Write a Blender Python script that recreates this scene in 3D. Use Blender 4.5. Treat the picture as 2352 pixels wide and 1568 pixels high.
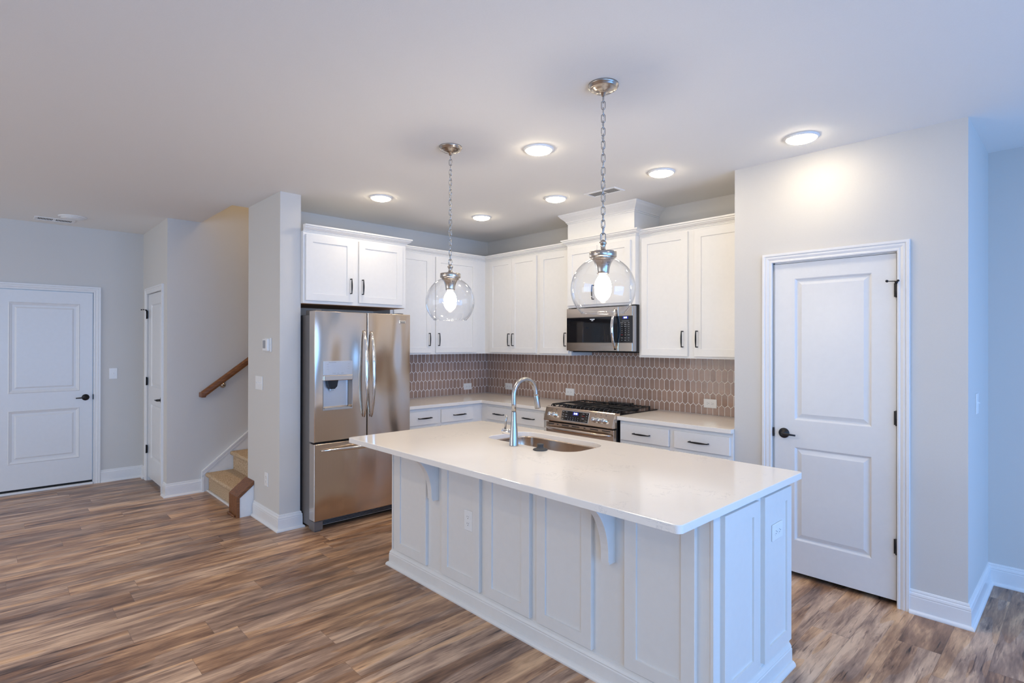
import bpy, bmesh, math, random
from mathutils import Vector, Matrix
random.seed(7)
for o in list(bpy.data.objects): bpy.data.objects.remove(o)
SC = bpy.context.scene
COL = SC.collection
PI = math.pi
H = 2.7214            # ceiling height

# ------------------------------------------------------------------ camera
yaw, pitch, roll = math.radians(46.477), math.radians(.1256), math.radians(.1218)
F = Vector((-math.sin(yaw)*math.cos(pitch), math.cos(yaw)*math.cos(pitch), math.sin(pitch)))
R0 = Vector((math.cos(yaw), math.sin(yaw), 0)); U0 = R0.cross(F)
RR = R0*math.cos(roll)+U0*math.sin(roll); UU = -R0*math.sin(roll)+U0*math.cos(roll)
cd = bpy.data.cameras.new('camera'); cam = bpy.data.objects.new('camera', cd); COL.objects.link(cam)
cd.sensor_width = 36; cd.lens = 36*1265.2/2352; cd.clip_start = .05; cd.clip_end = 100
m = Matrix((RR, UU, -F)).transposed().to_4x4(); m.translation = Vector((5.0307, -4.374, 1.5128))
cam.matrix_world = m
SC.camera = cam
# ------------------------------------------------------------------ light and exposure
SC.view_settings.view_transform = 'Standard'; SC.view_settings.look = 'None'
SC.view_settings.gamma = 1; SC.view_settings.use_curve_mapping = False
SC.view_settings.exposure = 0.0
W = bpy.data.worlds.new('sky'); SC.world = W; W.use_nodes = True
W.node_tree.nodes['Background'].inputs[0].default_value = (.35, .6, 1, 1)
W.node_tree.nodes['Background'].inputs[1].default_value = 1.0
DAY = (.17, .44, 1.0); DAY2 = (.22, .50, .95)
def area(name, loc, rot, sx, sy, power, color):
    l = bpy.data.lights.new(name, 'AREA'); l.shape = 'RECTANGLE'; l.size = sx; l.size_y = sy
    l.energy = power; l.color = color
    o = bpy.data.objects.new(name, l); COL.objects.link(o); o.location = loc; o.rotation_euler = rot
    return o
XE = 7.6
area('daylight_patio', (XE+.25, -1.85, 1.1), (0, PI/2, 0), 2.1, 3.0, 125, DAY)
area('daylight_window', (XE+.25, -5.7, 1.45), (0, PI/2, 0), 1.7, 3.4, 175, DAY2)
area('south_fill_light', (.3, -8.45, 1.35), (PI/2, 0, 0), 4.4, 2.0, 85, (1.0, .95, .86))  # warm fill added behind an invented south window
pl = bpy.data.lights.new('shaft_fill_light', 'POINT'); pl.energy = 55; pl.color = (1, .78, .5); pl.shadow_soft_size = .15  # added out of view to brighten the wall above the stairs
po = bpy.data.objects.new('shaft_fill_light', pl); COL.objects.link(po); po.location = (-.7, -1.2, 4.9)
LAMP = (1.0, .855, .62); LAMP_E = 58.0; FILL_E = 180.0; BULB_E = 135.0

# ------------------------------------------------------------------ materials
def newmat(name):
    m = bpy.data.materials.new(name); m.use_nodes = True
    nt = m.node_tree; b = nt.nodes['Principled BSDF']
    return m, nt, b
def simple(name, col, rough=.5, metal=0, bump=0, bscale=300, coat=0, spec=.5, stretch=(1, 1, 1)):
    m, nt, b = newmat(name)
    b.inputs['Base Color'].default_value = (*col, 1); b.inputs['Roughness'].default_value = rough
    b.inputs['Metallic'].default_value = metal; b.inputs['Specular IOR Level'].default_value = spec
    if coat: b.inputs['Coat Weight'].default_value = coat; b.inputs['Coat Roughness'].default_value = .05
    # slight tone variation keeps every surface procedural
    tc = nt.nodes.new('ShaderNodeTexCoord'); mp = nt.nodes.new('ShaderNodeMapping'); mp.inputs['Scale'].default_value = stretch
    nt.links.new(tc.outputs['Object'], mp.inputs[0])
    n = nt.nodes.new('ShaderNodeTexNoise'); n.inputs['Scale'].default_value = bscale; n.inputs['Detail'].default_value = 3
    nt.links.new(mp.outputs[0], n.inputs['Vector'])
    mx = nt.nodes.new('ShaderNodeMixRGB'); mx.inputs[1].default_value = (*[c*.975 for c in col], 1); mx.inputs[2].default_value = (*[min(1, c*1.025) for c in col], 1)
    nt.links.new(n.outputs[0], mx.inputs[0]); nt.links.new(mx.outputs[0], b.inputs['Base Color'])
    if bump:
        bp = nt.nodes.new('ShaderNodeBump'); bp.inputs['Strength'].default_value = bump; bp.inputs['Distance'].default_value = .002
        nt.links.new(n.outputs[0], bp.inputs['Height']); nt.links.new(bp.outputs[0], b.inputs['Normal'])
    return m
def emis(name, col, s):
    m, nt, b = newmat(name)
    b.inputs['Base Color'].default_value = (*col, 1); b.inputs['Emission Color'].default_value = (*col, 1)
    b.inputs['Emission Strength'].default_value = s
    return m
M = {}
M['wall'] = simple('greige_wall_paint', (.66, .635, .60), .65, bump=.12, bscale=260)
M['ceiling'] = simple('ceiling_paint', (.86, .84, .805), .8, bump=.15, bscale=200)
M['trim'] = simple('white_trim_paint', (.82, .81, .80), .3, bscale=40)
M['cab'] = simple('white_cabinet_lacquer', (.84, .82, .79), .32, bscale=30)
M['island'] = simple('island_paint', (.78, .75, .71), .35, bscale=30)
M['door'] = simple('door_paint', (.78, .775, .77), .32, bscale=30)
M['plate'] = simple('white_plastic', (.85, .84, .82), .3, bscale=60)
M['black'] = simple('matte_black_metal', (.012, .012, .014), .35, metal=.3, bscale=80)
M['rubber'] = simple('dark_rubber', (.035, .037, .04), .5, bscale=80)
M['iron'] = simple('cast_iron', (.02, .02, .021), .45, bump=.25, bscale=500)
M['enamel'] = simple('black_enamel', (.008, .008, .01), .12, bscale=50)
M['blackglass'] = simple('black_glass', (.006, .006, .008), .05, bscale=30, coat=.6)
M['slot'] = simple('dark_slot', (.01, .01, .01), .8, bscale=30)
M['chrome'] = simple('polished_chrome', (.75, .74, .73), .09, metal=1, bscale=30)
M['nickel'] = simple('brushed_nickel', (.50, .455, .41), .24, metal=1, bscale=30)
M['chain'] = simple('chain_nickel', (.42, .41, .40), .25, metal=1, bscale=30)
M['faucet'] = simple('brushed_steel_faucet', (.44, .43, .425), .27, metal=1, bscale=30)
M['greyplastic'] = simple('grey_plastic', (.33, .33, .34), .4, bscale=60)
M['lightsteel'] = simple('light_grey_steel', (.52, .53, .55), .35, metal=.6, bscale=60)
M['bodygrey'] = simple('warm_grey_painted_steel', (.17, .155, .15), .42, metal=.3, bump=.2, bscale=400)
M['cord'] = simple('clear_cord', (.6, .6, .62), .3, bscale=60)
M['lettering'] = emis('lettering_glow', (.85, .9, 1), .8)  # door lettering given its own glow; it is no display
M['mark'] = simple('printed_marks', (.55, .55, .57), .5, bscale=60)
M['markdark'] = simple('dark_print', (.06, .06, .07), .5, bscale=60)
M['red'] = simple('red_key', (.5, .02, .02), .4, bscale=60)
M['digits'] = emis('display_digits', (.55, .65, 1), 6)
M['blue'] = emis('display_glow', (.005, .01, .20), .8)
M['lamp'] = emis('lamp_diffuser', LAMP, LAMP_E)
M['fill_lamp'] = emis('fill_lamp_diffuser', LAMP, FILL_E)  # stronger diffuser for the fill fixtures added out of view
M['bulb'] = emis('bulb_glow', (1.0, .86, .70), BULB_E)
M['rawwood'] = simple('unfinished_plywood', (.42, .22, .10), .6, bscale=8, stretch=(1, 6, 1))

def steel(name, base, rough, axis, wav=0.0):
    m, nt, b = newmat(name)
    b.inputs['Metallic'].default_value = 1
    tc = nt.nodes.new('ShaderNodeTexCoord'); mp = nt.nodes.new('ShaderNodeMapping')
    s = [320, 320, 320]; s['xyz'.index(axis)] = 3; mp.inputs['Scale'].default_value = s
    nt.links.new(tc.outputs['Object'], mp.inputs[0])
    n = nt.nodes.new('ShaderNodeTexNoise'); n.inputs['Scale'].default_value = 1; n.inputs['Detail'].default_value = 2
    nt.links.new(mp.outputs[0], n.inputs['Vector'])
    mr = nt.nodes.new('ShaderNodeMapRange'); mr.inputs['To Min'].default_value = rough*.8; mr.inputs['To Max'].default_value = rough*1.25
    nt.links.new(n.outputs[0], mr.inputs[0]); nt.links.new(mr.outputs[0], b.inputs['Roughness'])
    mx = nt.nodes.new('ShaderNodeMixRGB'); mx.inputs[1].default_value = (*[c*.93 for c in base], 1); mx.inputs[2].default_value = (*[c*1.06 for c in base], 1)
    nt.links.new(n.outputs[0], mx.inputs[0]); nt.links.new(mx.outputs[0], b.inputs['Base Color'])
    bp = nt.nodes.new('ShaderNodeBump'); bp.inputs['Strength'].default_value = .02; bp.inputs['Distance'].default_value = .0004
    nt.links.new(n.outputs[0], bp.inputs['Height'])
    last = bp
    if wav:
        n2 = nt.nodes.new('ShaderNodeTexNoise'); n2.inputs['Scale'].default_value = 3.2; n2.inputs['Detail'].default_value = 0
        mp2 = nt.nodes.new('ShaderNodeMapping'); mp2.inputs['Scale'].default_value = (1, 1.7, .6)
        nt.links.new(tc.outputs['Object'], mp2.inputs[0]); nt.links.new(mp2.outputs[0], n2.inputs['Vector'])
        b2 = nt.nodes.new('ShaderNodeBump'); b2.inputs['Strength'].default_value = wav; b2.inputs['Distance'].default_value = .045
        nt.links.new(n2.outputs[0], b2.inputs['Height']); nt.links.new(bp.outputs[0], b2.inputs['Normal']); last = b2
    nt.links.new(last.outputs[0], b.inputs['Normal'])
    return m
M['steel'] = steel('stainless_steel', (.66, .56, .47), .2, 'x')
M['fridgesteel'] = steel('stainless_fridge_door', (.66, .56, .47), .17, 'z', .55)
M['sinksteel'] = steel('stainless_sink', (.60, .49, .40), .2, 'z')

def glass_thin(name, tint=(.97, .98, .99)):
    m, nt, b = newmat(name); nt.nodes.remove(b)
    out = [n for n in nt.nodes if n.type == 'OUTPUT_MATERIAL'][0]
    t = nt.nodes.new('ShaderNodeBsdfTransparent'); g = nt.nodes.new('ShaderNodeBsdfGlossy'); g.inputs['Roughness'].default_value = .02
    g.inputs['Color'].default_value = (.95, .97, 1, 1)
    lw = nt.nodes.new('ShaderNodeLayerWeight'); lw.inputs[0].default_value = .5
    pw = nt.nodes.new('ShaderNodeMath'); pw.operation = 'POWER'; pw.inputs[1].default_value = 3.2
    ml = nt.nodes.new('ShaderNodeMath'); ml.operation = 'MULTIPLY_ADD'; ml.inputs[1].default_value = .75; ml.inputs[2].default_value = .045
    nt.links.new(lw.outputs['Facing'], pw.inputs[0]); nt.links.new(pw.outputs[0], ml.inputs[0])
    # thicker glass path towards the rim absorbs a little
    mxc = nt.nodes.new('ShaderNodeMixRGB'); mxc.inputs[1].default_value = (*tint, 1); mxc.inputs[2].default_value = (.62, .64, .67, 1)
    p2 = nt.nodes.new('ShaderNodeMath'); p2.operation = 'POWER'; p2.inputs[1].default_value = 4
    nt.links.new(lw.outputs['Facing'], p2.inputs[0]); nt.links.new(p2.outputs[0], mxc.inputs[0]); nt.links.new(mxc.outputs[0], t.inputs[0])
    mx = nt.nodes.new('ShaderNodeMixShader'); nt.links.new(ml.outputs[0], mx.inputs[0])
    nt.links.new(t.outputs[0], mx.inputs[1]); nt.links.new(g.outputs[0], mx.inputs[2]); nt.links.new(mx.outputs[0], out.inputs[0])
    return m
M['glass'] = glass_thin('clear_glass')

def N(nt, typ, **kw):
    n = nt.nodes.new(typ)
    for k, v in kw.items(): setattr(n, k, v)
    return n
def math_(nt, op, a, b=None, c=None):
    n = nt.nodes.new('ShaderNodeMath'); n.operation = op
    for i, v in enumerate((a, b, c)):
        if v is None: continue
        if isinstance(v, (int, float)): n.inputs[i].default_value = v
        else: nt.links.new(v, n.inputs[i])
    return n.outputs[0]
def ramp(nt, fac, stops):
    r = nt.nodes.new('ShaderNodeValToRGB'); e = r.color_ramp.elements
    e[0].position, e[0].color = stops[0][0], (*stops[0][1], 1)
    e[1].position, e[1].color = stops[-1][0], (*stops[-1][1], 1)
    for p, c in stops[1:-1]:
        x = e.new(p); x.color = (*c, 1)
    nt.links.new(fac, r.inputs[0]); return r.outputs[0]
def floor_mat():
    m, nt, b = newmat('wood_plank_floor')
    L = nt.links.new
    tc = N(nt, 'ShaderNodeTexCoord'); sp = N(nt, 'ShaderNodeSeparateXYZ'); L(tc.outputs['Object'], sp.inputs[0])
    X, Y = sp.outputs[0], sp.outputs[1]
    xs = math_(nt, 'DIVIDE', math_(nt, 'SUBTRACT', X, 1.366), .1755)
    ix = math_(nt, 'FLOOR', xs); fx = math_(nt, 'FRACT', xs)
    w = N(nt, 'ShaderNodeTexWhiteNoise', noise_dimensions='1D'); L(ix, w.inputs['W'])
    ys = math_(nt, 'DIVIDE', math_(nt, 'ADD', Y, math_(nt, 'MULTIPLY', w.outputs[0], 1.22)), 1.22)
    iy = math_(nt, 'FLOOR', ys); fy = math_(nt, 'FRACT', ys)
    cb = N(nt, 'ShaderNodeCombineXYZ'); L(ix, cb.inputs[0]); L(iy, cb.inputs[1])
    w2 = N(nt, 'ShaderNodeTexWhiteNoise', noise_dimensions='2D'); L(cb.outputs[0], w2.inputs['Vector'])
    rnd = w2.outputs[0]
    def noise(sx, sy, scale, detail, seedmul, dist=0.0, rough=.5):
        c = N(nt, 'ShaderNodeCombineXYZ')
        L(math_(nt, 'MULTIPLY', X, sx), c.inputs[0]); L(math_(nt, 'MULTIPLY', Y, sy), c.inputs[1]); L(math_(nt, 'MULTIPLY', rnd, seedmul), c.inputs[2])
        n = N(nt, 'ShaderNodeTexNoise'); n.inputs['Scale'].default_value = scale; n.inputs['Detail'].default_value = detail
        n.inputs['Distortion'].default_value = dist; n.inputs['Roughness'].default_value = rough
        L(c.outputs[0], n.inputs['Vector']); return n.outputs[0]
    big = noise(9, 1.5, 1.5, 3, 57, .5)
    fine = noise(130, 11, 1, 5, 23, .3, .65)
    mid = noise(26, 3.0, 1.3, 5, 91, 1.1, .6)
    strk = noise(34, 2.2, 1.6, 4, 143, .8, .6)
    t = math_(nt, 'ADD', math_(nt, 'MULTIPLY', big, 1.05), math_(nt, 'MULTIPLY', mid, .45))
    t = math_(nt, 'ADD', t, math_(nt, 'MULTIPLY', fine, .30))
    t = math_(nt, 'ADD', t, math_(nt, 'MULTIPLY', rnd, .20))
    t = math_(nt, 'MULTIPLY', math_(nt, 'SUBTRACT', t, .56), 1.42)
    dk = math_(nt, 'MULTIPLY', math_(nt, 'MAXIMUM', math_(nt, 'SUBTRACT', strk, .575), 0), 3.2)
    t = math_(nt, 'SUBTRACT', t, math_(nt, 'MINIMUM', dk, .42))
    col = ramp(nt, t, [(.0, (.045, .020, .011)), (.2, (.125, .060, .033)), (.4, (.235, .122, .068)), (.6, (.37, .205, .115)), (.8, (.57, .335, .185)), (1.0, (.76, .48, .27))])
    # greyer boards
    g = N(nt, 'ShaderNodeMixRGB', blend_type='MIX'); L(col, g.inputs[1])
    hs = N(nt, 'ShaderNodeHueSaturation'); hs.inputs['Saturation'].default_value = .68; hs.inputs['Value'].default_value = 1.0; L(col, hs.inputs['Color']); L(hs.outputs[0], g.inputs[2])
    w3 = noise(7, .8, 1.2, 1, 31)
    L(math_(nt, 'MULTIPLY', math_(nt, 'GREATER_THAN', w3, .5), .5), g.inputs[0])
    # knots
    c = N(nt, 'ShaderNodeCombineXYZ'); L(math_(nt, 'MULTIPLY', X, 4.5), c.inputs[0]); L(math_(nt, 'MULTIPLY', Y, 1.5), c.inputs[1])
    v = N(nt, 'ShaderNodeTexVoronoi'); v.inputs['Scale'].default_value = 1; L(c.outputs[0], v.inputs['Vector'])
    kd = math_(nt, 'ADD', v.outputs['Distance'], math_(nt, 'MULTIPLY', math_(nt, 'SUBTRACT', mid, .5), .22))
    kn = ramp(nt, kd, [(.0, (.22, .2, .18)), (.035, (.45, .42, .4)), (.075, (1, 1, 1)), (.09, (.8, .78, .76)), (.12, (1, 1, 1))])
    mk = N(nt, 'ShaderNodeMixRGB', blend_type='MULTIPLY'); mk.inputs[0].default_value = .85; L(g.outputs[0], mk.inputs[1]); L(kn, mk.inputs[2])
    # joints
    ex = math_(nt, 'MULTIPLY', math_(nt, 'MINIMUM', fx, math_(nt, 'SUBTRACT', 1, fx)), .1755)
    ey = math_(nt, 'MULTIPLY', math_(nt, 'MINIMUM', fy, math_(nt, 'SUBTRACT', 1, fy)), 1.22)
    e = math_(nt, 'MINIMUM', ex, ey)
    jm = math_(nt, 'LESS_THAN', e, .0009)
    mj = N(nt, 'ShaderNodeMixRGB'); L(math_(nt, 'MULTIPLY', jm, .6), mj.inputs[0]); L(mk.outputs[0], mj.inputs[1]); mj.inputs[2].default_value = (.12, .075, .05, 1)
    L(mj.outputs[0], b.inputs['Base Color'])
    L(math_(nt, 'ADD', math_(nt, 'MULTIPLY', fine, .12), .27), b.inputs['Roughness'])
    bp = N(nt, 'ShaderNodeBump'); bp.inputs['Strength'].default_value = .15; bp.inputs['Distance'].default_value = .001
    L(math_(nt, 'SUBTRACT', fine, math_(nt, 'MULTIPLY', jm, 1.5)), bp.inputs['Height']); L(bp.outputs[0], b.inputs['Normal'])
    return m
M['floor'] = floor_mat()
def quartz_mat():
    m, nt, b = newmat('cream_quartz'); L = nt.links.new
    tc = N(nt, 'ShaderNodeTexCoord')
    n = N(nt, 'ShaderNodeTexNoise'); n.inputs['Scale'].default_value = 9; n.inputs['Detail'].default_value = 7; n.inputs['Roughness'].default_value = .65; n.inputs['Distortion'].default_value = 1.2
    L(tc.outputs['Object'], n.inputs['Vector'])
    a = math_(nt, 'ABSOLUTE', math_(nt, 'SUBTRACT', n.outputs[0], .5))
    vein = math_(nt, 'SUBTRACT', 1, math_(nt, 'MINIMUM', math_(nt, 'MULTIPLY', a, 90), 1))
    n2 = N(nt, 'ShaderNodeTexNoise'); n2.inputs['Scale'].default_value = 3.1; n2.inputs['Detail'].default_value = 2; L(tc.outputs['Object'], n2.inputs['Vector'])
    msk = math_(nt, 'MULTIPLY', math_(nt, 'MAXIMUM', math_(nt, 'SUBTRACT', n2.outputs[0], .56), 0), 7)
    msk = math_(nt, 'MINIMUM', msk, .4)
    n3 = N(nt, 'ShaderNodeTexNoise'); n3.inputs['Scale'].default_value = 1.6; n3.inputs['Detail'].default_value = 3; L(tc.outputs['Object'], n3.inputs['Vector'])
    base = ramp(nt, n3.outputs[0], [(.3, (.875, .815, .745)), (.7, (.915, .865, .80))])
    mx = N(nt, 'ShaderNodeMixRGB'); L(math_(nt, 'MULTIPLY', vein, msk), mx.inputs[0]); L(base, mx.inputs[1]); mx.inputs[2].default_value = (.38, .37, .38, 1)
    L(mx.outputs[0], b.inputs['Base Color']); b.inputs['Roughness'].default_value = .11
    return m
M['quartz'] = quartz_mat()
def wood_mat(name, c1, c2, axis='y', rough=.4):
    m, nt, b = newmat(name); L = nt.links.new
    tc = N(nt, 'ShaderNodeTexCoord'); mp = N(nt, 'ShaderNodeMapping'); s = [70, 70, 70]; s['xyz'.index(axis)] = 5; mp.inputs['Scale'].default_value = s
    L(tc.outputs['Object'], mp.inputs[0]); n = N(nt, 'ShaderNodeTexNoise'); n.inputs['Scale'].default_value = 1; n.inputs['Detail'].default_value = 4; n.inputs['Distortion'].default_value = .6
    L(mp.outputs[0], n.inputs['Vector']); L(ramp(nt, n.outputs[0], [(.3, c1), (.7, c2)]), b.inputs['Base Color']); b.inputs['Roughness'].default_value = rough
    return m
M['railwood'] = wood_mat('stained_oak', (.13, .045, .014), (.27, .105, .035))
def tile_mat():
    m, nt, b = newmat('glazed_taupe_tile'); L = nt.links.new
    tc = N(nt, 'ShaderNodeTexCoord'); g = N(nt, 'ShaderNodeNewGeometry')
    n = N(nt, 'ShaderNodeTexNoise'); n.inputs['Scale'].default_value = 26; n.inputs['Detail'].default_value = 4; L(tc.outputs['Object'], n.inputs['Vector'])
    f = math_(nt, 'ADD', math_(nt, 'MULTIPLY', n.outputs[0], .5), math_(nt, 'MULTIPLY', g.outputs['Random Per Island'], .5))
    L(ramp(nt, f, [(.2, (.33, .215, .165)), (.8, (.44, .30, .235))]), b.inputs['Base Color'])
    b.inputs['Roughness'].default_value = .14
    n2 = N(nt, 'ShaderNodeTexNoise'); n2.inputs['Scale'].default_value = 45; n2.inputs['Detail'].default_value = 1; L(tc.outputs['Object'], n2.inputs['Vector'])
    bp = N(nt, 'ShaderNodeBump'); bp.inputs['Strength'].default_value = .35; bp.inputs['Distance'].default_value = .002; L(n2.outputs[0], bp.inputs['Height']); L(bp.outputs[0], b.inputs['Normal'])
    return m
M['tile'] = tile_mat()
M['grout'] = simple('white_grout', (.90, .87, .84), .8, bump=.2, bscale=400)
def carpet_mat():
    m, nt, b = newmat('tan_carpet_pile'); L = nt.links.new
    tc = N(nt, 'ShaderNodeTexCoord')
    n = N(nt, 'ShaderNodeTexNoise'); n.inputs['Scale'].default_value = 110; n.inputs['Detail'].default_value = 5; n.inputs['Roughness'].default_value = .7; L(tc.outputs['Object'], n.inputs['Vector'])
    L(ramp(nt, n.outputs[0], [(.35, (.30, .19, .10)), (.5, (.56, .40, .25)), (.65, (.74, .58, .40))]), b.inputs['Base Color'])
    b.inputs['Roughness'].default_value = .95
    bp = N(nt, 'ShaderNodeBump'); bp.inputs['Strength'].default_value = .8; bp.inputs['Distance'].default_value = .006; L(n.outputs[0], bp.inputs['Height']); L(bp.outputs[0], b.inputs['Normal'])
    return m
M['carpet'] = carpet_mat()

# ------------------------------------------------------------------ mesh building
def frame(o, face):
    """local (u, v, w): u across, v up, w out of the face"""
    ax = {'-y': ((1, 0, 0), (0, 0, 1), (0, -1, 0)), '+x': ((0, 1, 0), (0, 0, 1), (1, 0, 0)), '-z': ((1, 0, 0), (0, -1, 0), (0, 0, -1)),
          '-x': ((0, -1, 0), (0, 0, 1), (-1, 0, 0)), '+z': ((1, 0, 0), (0, 1, 0), (0, 0, 1))}[face]
    mm = Matrix([Vector(a) for a in ax]).transposed().to_4x4(); mm.translation = Vector(o); return mm
class MB:
    def __init__(s, M=None): s.bm = bmesh.new(); s.M = M or Matrix.Identity(4)
    def _merge(s, b, M=None):
        b.transform((M or s.M)); me = bpy.data.meshes.new('t'); b.to_mesh(me); b.free(); s.bm.from_mesh(me); bpy.data.meshes.remove(me)
    def box(s, a, b, bev=0, seg=2, M=None):
        t = bmesh.new(); bmesh.ops.create_cube(t, size=1)
        lo = [min(a[i], b[i]) for i in range(3)]; hi = [max(a[i], b[i]) for i in range(3)]
        for v in t.verts: v.co = Vector([lo[i]+(v.co[i]+.5)*(hi[i]-lo[i]) for i in range(3)])
        if bev: bmesh.ops.bevel(t, geom=list(t.edges), offset=bev, segments=seg, affect='EDGES', profile=.5)
        s._merge(t, M); return s
    def poly(s, pts, z0, z1, bev=0, M=None, seg=2, holes=None):
        """prism: outline in local u,v extruded from w=z0 to z1"""
        t = bmesh.new()
        vs = [t.verts.new((p[0], p[1], z0)) for p in pts]; f = t.faces.new(vs)
        r = bmesh.ops.extrude_face_region(t, geom=[f]); nv = [g for g in r['geom'] if isinstance(g, bmesh.types.BMVert)]
        for v in nv: v.co.z = z1
        bmesh.ops.recalc_face_normals(t, faces=t.faces)
        if bev:
            e = [e for e in t.edges if abs(e.verts[0].co.z-e.verts[1].co.z) < 1e-6]
            bmesh.ops.bevel(t, geom=e, offset=bev, segments=seg, affect='EDGES', profile=.5)
        s._merge(t, M); return s
    def slab(s, u0, u1, v0, v1, t0, panels, rings, edge=.002, M=None):
        """slab of thickness t0 with recessed / raised panels on its front"""
        t = bmesh.new(); V = lambda u, v, w: t.verts.new((u, v, w))
        def quad(a, b, c, d): t.faces.new((V(*a), V(*b), V(*c), V(*d)))
        def ring(r0, w0, r1, w1):
            a, b, c, d = r0; A, B, C, D = r1
            quad((a, c, w0), (b, c, w0), (B, C, w1), (A, C, w1)); quad((b, c, w0), (b, d, w0), (B, D, w1), (B, C, w1))
            quad((b, d, w0), (a, d, w0), (A, D, w1), (B, D, w1)); quad((a, d, w0), (a, c, w0), (A, C, w1), (A, D, w1))
        O = (u0, u1, v0, v1); I = (u0+edge, u1-edge, v0+edge, v1-edge)
        quad((u0, v0, 0), (u0, v1, 0), (u1, v1, 0), (u1, v0, 0)); ring(O, 0, O, t0-edge); ring(O, t0-edge, I, t0)
        a, b, c, d = I; ps = sorted(panels, key=lambda p: p[2]); p0, p1 = ps[0][0], ps[0][1]
        quad((a, c, t0), (p0, c, t0), (p0, d, t0), (a, d, t0)); quad((p1, c, t0), (b, c, t0), (b, d, t0), (p1, d, t0))
        cur = c
        for p in ps:
            quad((p0, cur, t0), (p1, cur, t0), (p1, p[2], t0), (p0, p[2], t0)); cur = p[3]
            prev, w = p, t0
            for ins, dep in rings:
                q = (p[0]+ins, p[1]-ins, p[2]+ins, p[3]-ins); ring(prev, w, q, t0+dep); prev, w = q, t0+dep
            quad((prev[0], prev[2], w), (prev[1], prev[2], w), (prev[1], prev[3], w), (prev[0], prev[3], w))
        quad((p0, cur, t0), (p1, cur, t0), (p1, d, t0), (p0, d, t0))
        bmesh.ops.remove_doubles(t, verts=t.verts, dist=1e-6); s._merge(t, M); return s
    def lathe(s, prof, c, seg=32, M=None, caps=True):
        """prof [(r, h)] about local w axis at c"""
        t = bmesh.new(); rows = []
        for r, h in prof:
            rows.append([t.verts.new((c[0]+max(r, 1e-5)*math.cos(2*PI*i/seg), c[1]+max(r, 1e-5)*math.sin(2*PI*i/seg), c[2]+h)) for i in range(seg)])
        for a, b in zip(rows, rows[1:]):
            for i in range(seg): t.faces.new((a[i], a[(i+1) % seg], b[(i+1) % seg], b[i]))
        if caps: t.faces.new(rows[0][::-1]); t.faces.new(rows[-1])
        for f in t.faces: f.smooth = True
        s._merge(t, M); return s
    def tube(s, path, rad, seg=12, side=None, closed=False, M=None):
        t = bmesh.new(); P = [Vector(p) for p in path]; n = len(P); rows = []
        prev = None
        for i, p in enumerate(P):
            if closed: tg = (P[(i+1) % n]-P[i-1]).normalized()
            else: tg = (P[min(i+1, n-1)]-P[max(i-1, 0)]).normalized()
            if side is not None: a = Vector(side)
            else:
                if prev is None: a = tg.orthogonal()
                else: a = prev
            a = (a-tg*a.dot(tg)).normalized(); prev = a; b = tg.cross(a)
            r = rad[i] if isinstance(rad, list) else rad
            ra, rb = r if isinstance(r, tuple) else (r, r)
            rows.append([t.verts.new(p+a*ra*math.cos(2*PI*k/seg)+b*rb*math.sin(2*PI*k/seg)) for k in range(seg)])
        rng = range(n) if closed else range(n-1)
        for i in rng:
            A, B = rows[i], rows[(i+1) % n]
            for k in range(seg): t.faces.new((A[k], A[(k+1) % seg], B[(k+1) % seg], B[k]))
        if not closed: t.faces.new(rows[0][::-1]); t.faces.new(rows[-1])
        for f in t.faces: f.smooth = True
        bmesh.ops.recalc_face_normals(t, faces=t.faces)
        s._merge(t, M); return s
    def sweep(s, path, prof, M=None, closed=False):
        """path in local uv (offset to the right of travel), prof [(offset, w)] closed outline"""
        t = bmesh.new(); P = [Vector((p[0], p[1])) for p in path]; n = len(P); rows = []
        for i in range(n):
            d0 = (P[i]-P[i-1]).normalized() if (i > 0 or closed) else None
            d1 = (P[(i+1) % n]-P[i]).normalized() if (i < n-1 or closed) else None
            nr = lambda d: Vector((d.y, -d.x))
            if d0 is None: q = nr(d1)
            elif d1 is None: q = nr(d0)
            else:
                q = nr(d0)+nr(d1); q = q/ (1+nr(d0).dot(nr(d1)))
            rows.append([t.verts.new((P[i].x+q.x*o, P[i].y+q.y*o, h)) for o, h in prof])
        k = len(prof)
        for i in range(n if closed else n-1):
            A, B = rows[i], rows[(i+1) % n]
            for j in range(k): t.faces.new((A[j], A[(j+1) % k], B[(j+1) % k], B[j]))
        if not closed: t.faces.new(rows[0][::-1]); t.faces.new(rows[-1])
        bmesh.ops.recalc_face_normals(t, faces=t.faces)
        s._merge(t, M); return s
    def text(s, string, size, at, M=None, depth=.0004, align='CENTER'):
        c = bpy.data.curves.new('t', 'FONT'); c.body = string; c.size = size; c.extrude = depth; c.align_x = align; c.align_y = 'CENTER'; c.resolution_u = 2
        o = bpy.data.objects.new('t', c); COL.objects.link(o)
        me = o.to_mesh(); t = bmesh.new(); t.from_mesh(me); o.to_mesh_clear(); bpy.data.objects.remove(o); bpy.data.curves.remove(c)
        t.transform(Matrix.Translation(Vector(at))); s._merge(t, M); return s
    def build(s, name, mat, parent=None, smooth=False, label=None, two=None):
        me = bpy.data.meshes.new(name)
        off = Vector((0, 0, 0))
        if parent is not None: off = parent.get('_o') and Vector(parent['_o']) or Vector((0, 0, 0))
        s.bm.transform(Matrix.Translation(-off)); s.bm.to_mesh(me); s.bm.free()
        if smooth:
            for p in me.polygons: p.use_smooth = True
        me.materials.append(mat)
        o = bpy.data.objects.new(name, me); COL.objects.link(o)
        o['_o'] = tuple(off)
        if parent is not None: o.parent = parent
        if label: o['label'] = label
        return o
GROUPS = {'wall_cabinet': 'white wall cabinets of the kitchen', 'base_cabinet': 'white base cabinets of the kitchen', 'ceiling_light': 'round ceiling lights', 'wall_outlet': 'white wall outlets', 'light_switch': 'white light switches', 'ceiling_vent': 'white ceiling vents', 'backsplash': 'taupe tile backsplash faces'}
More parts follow.
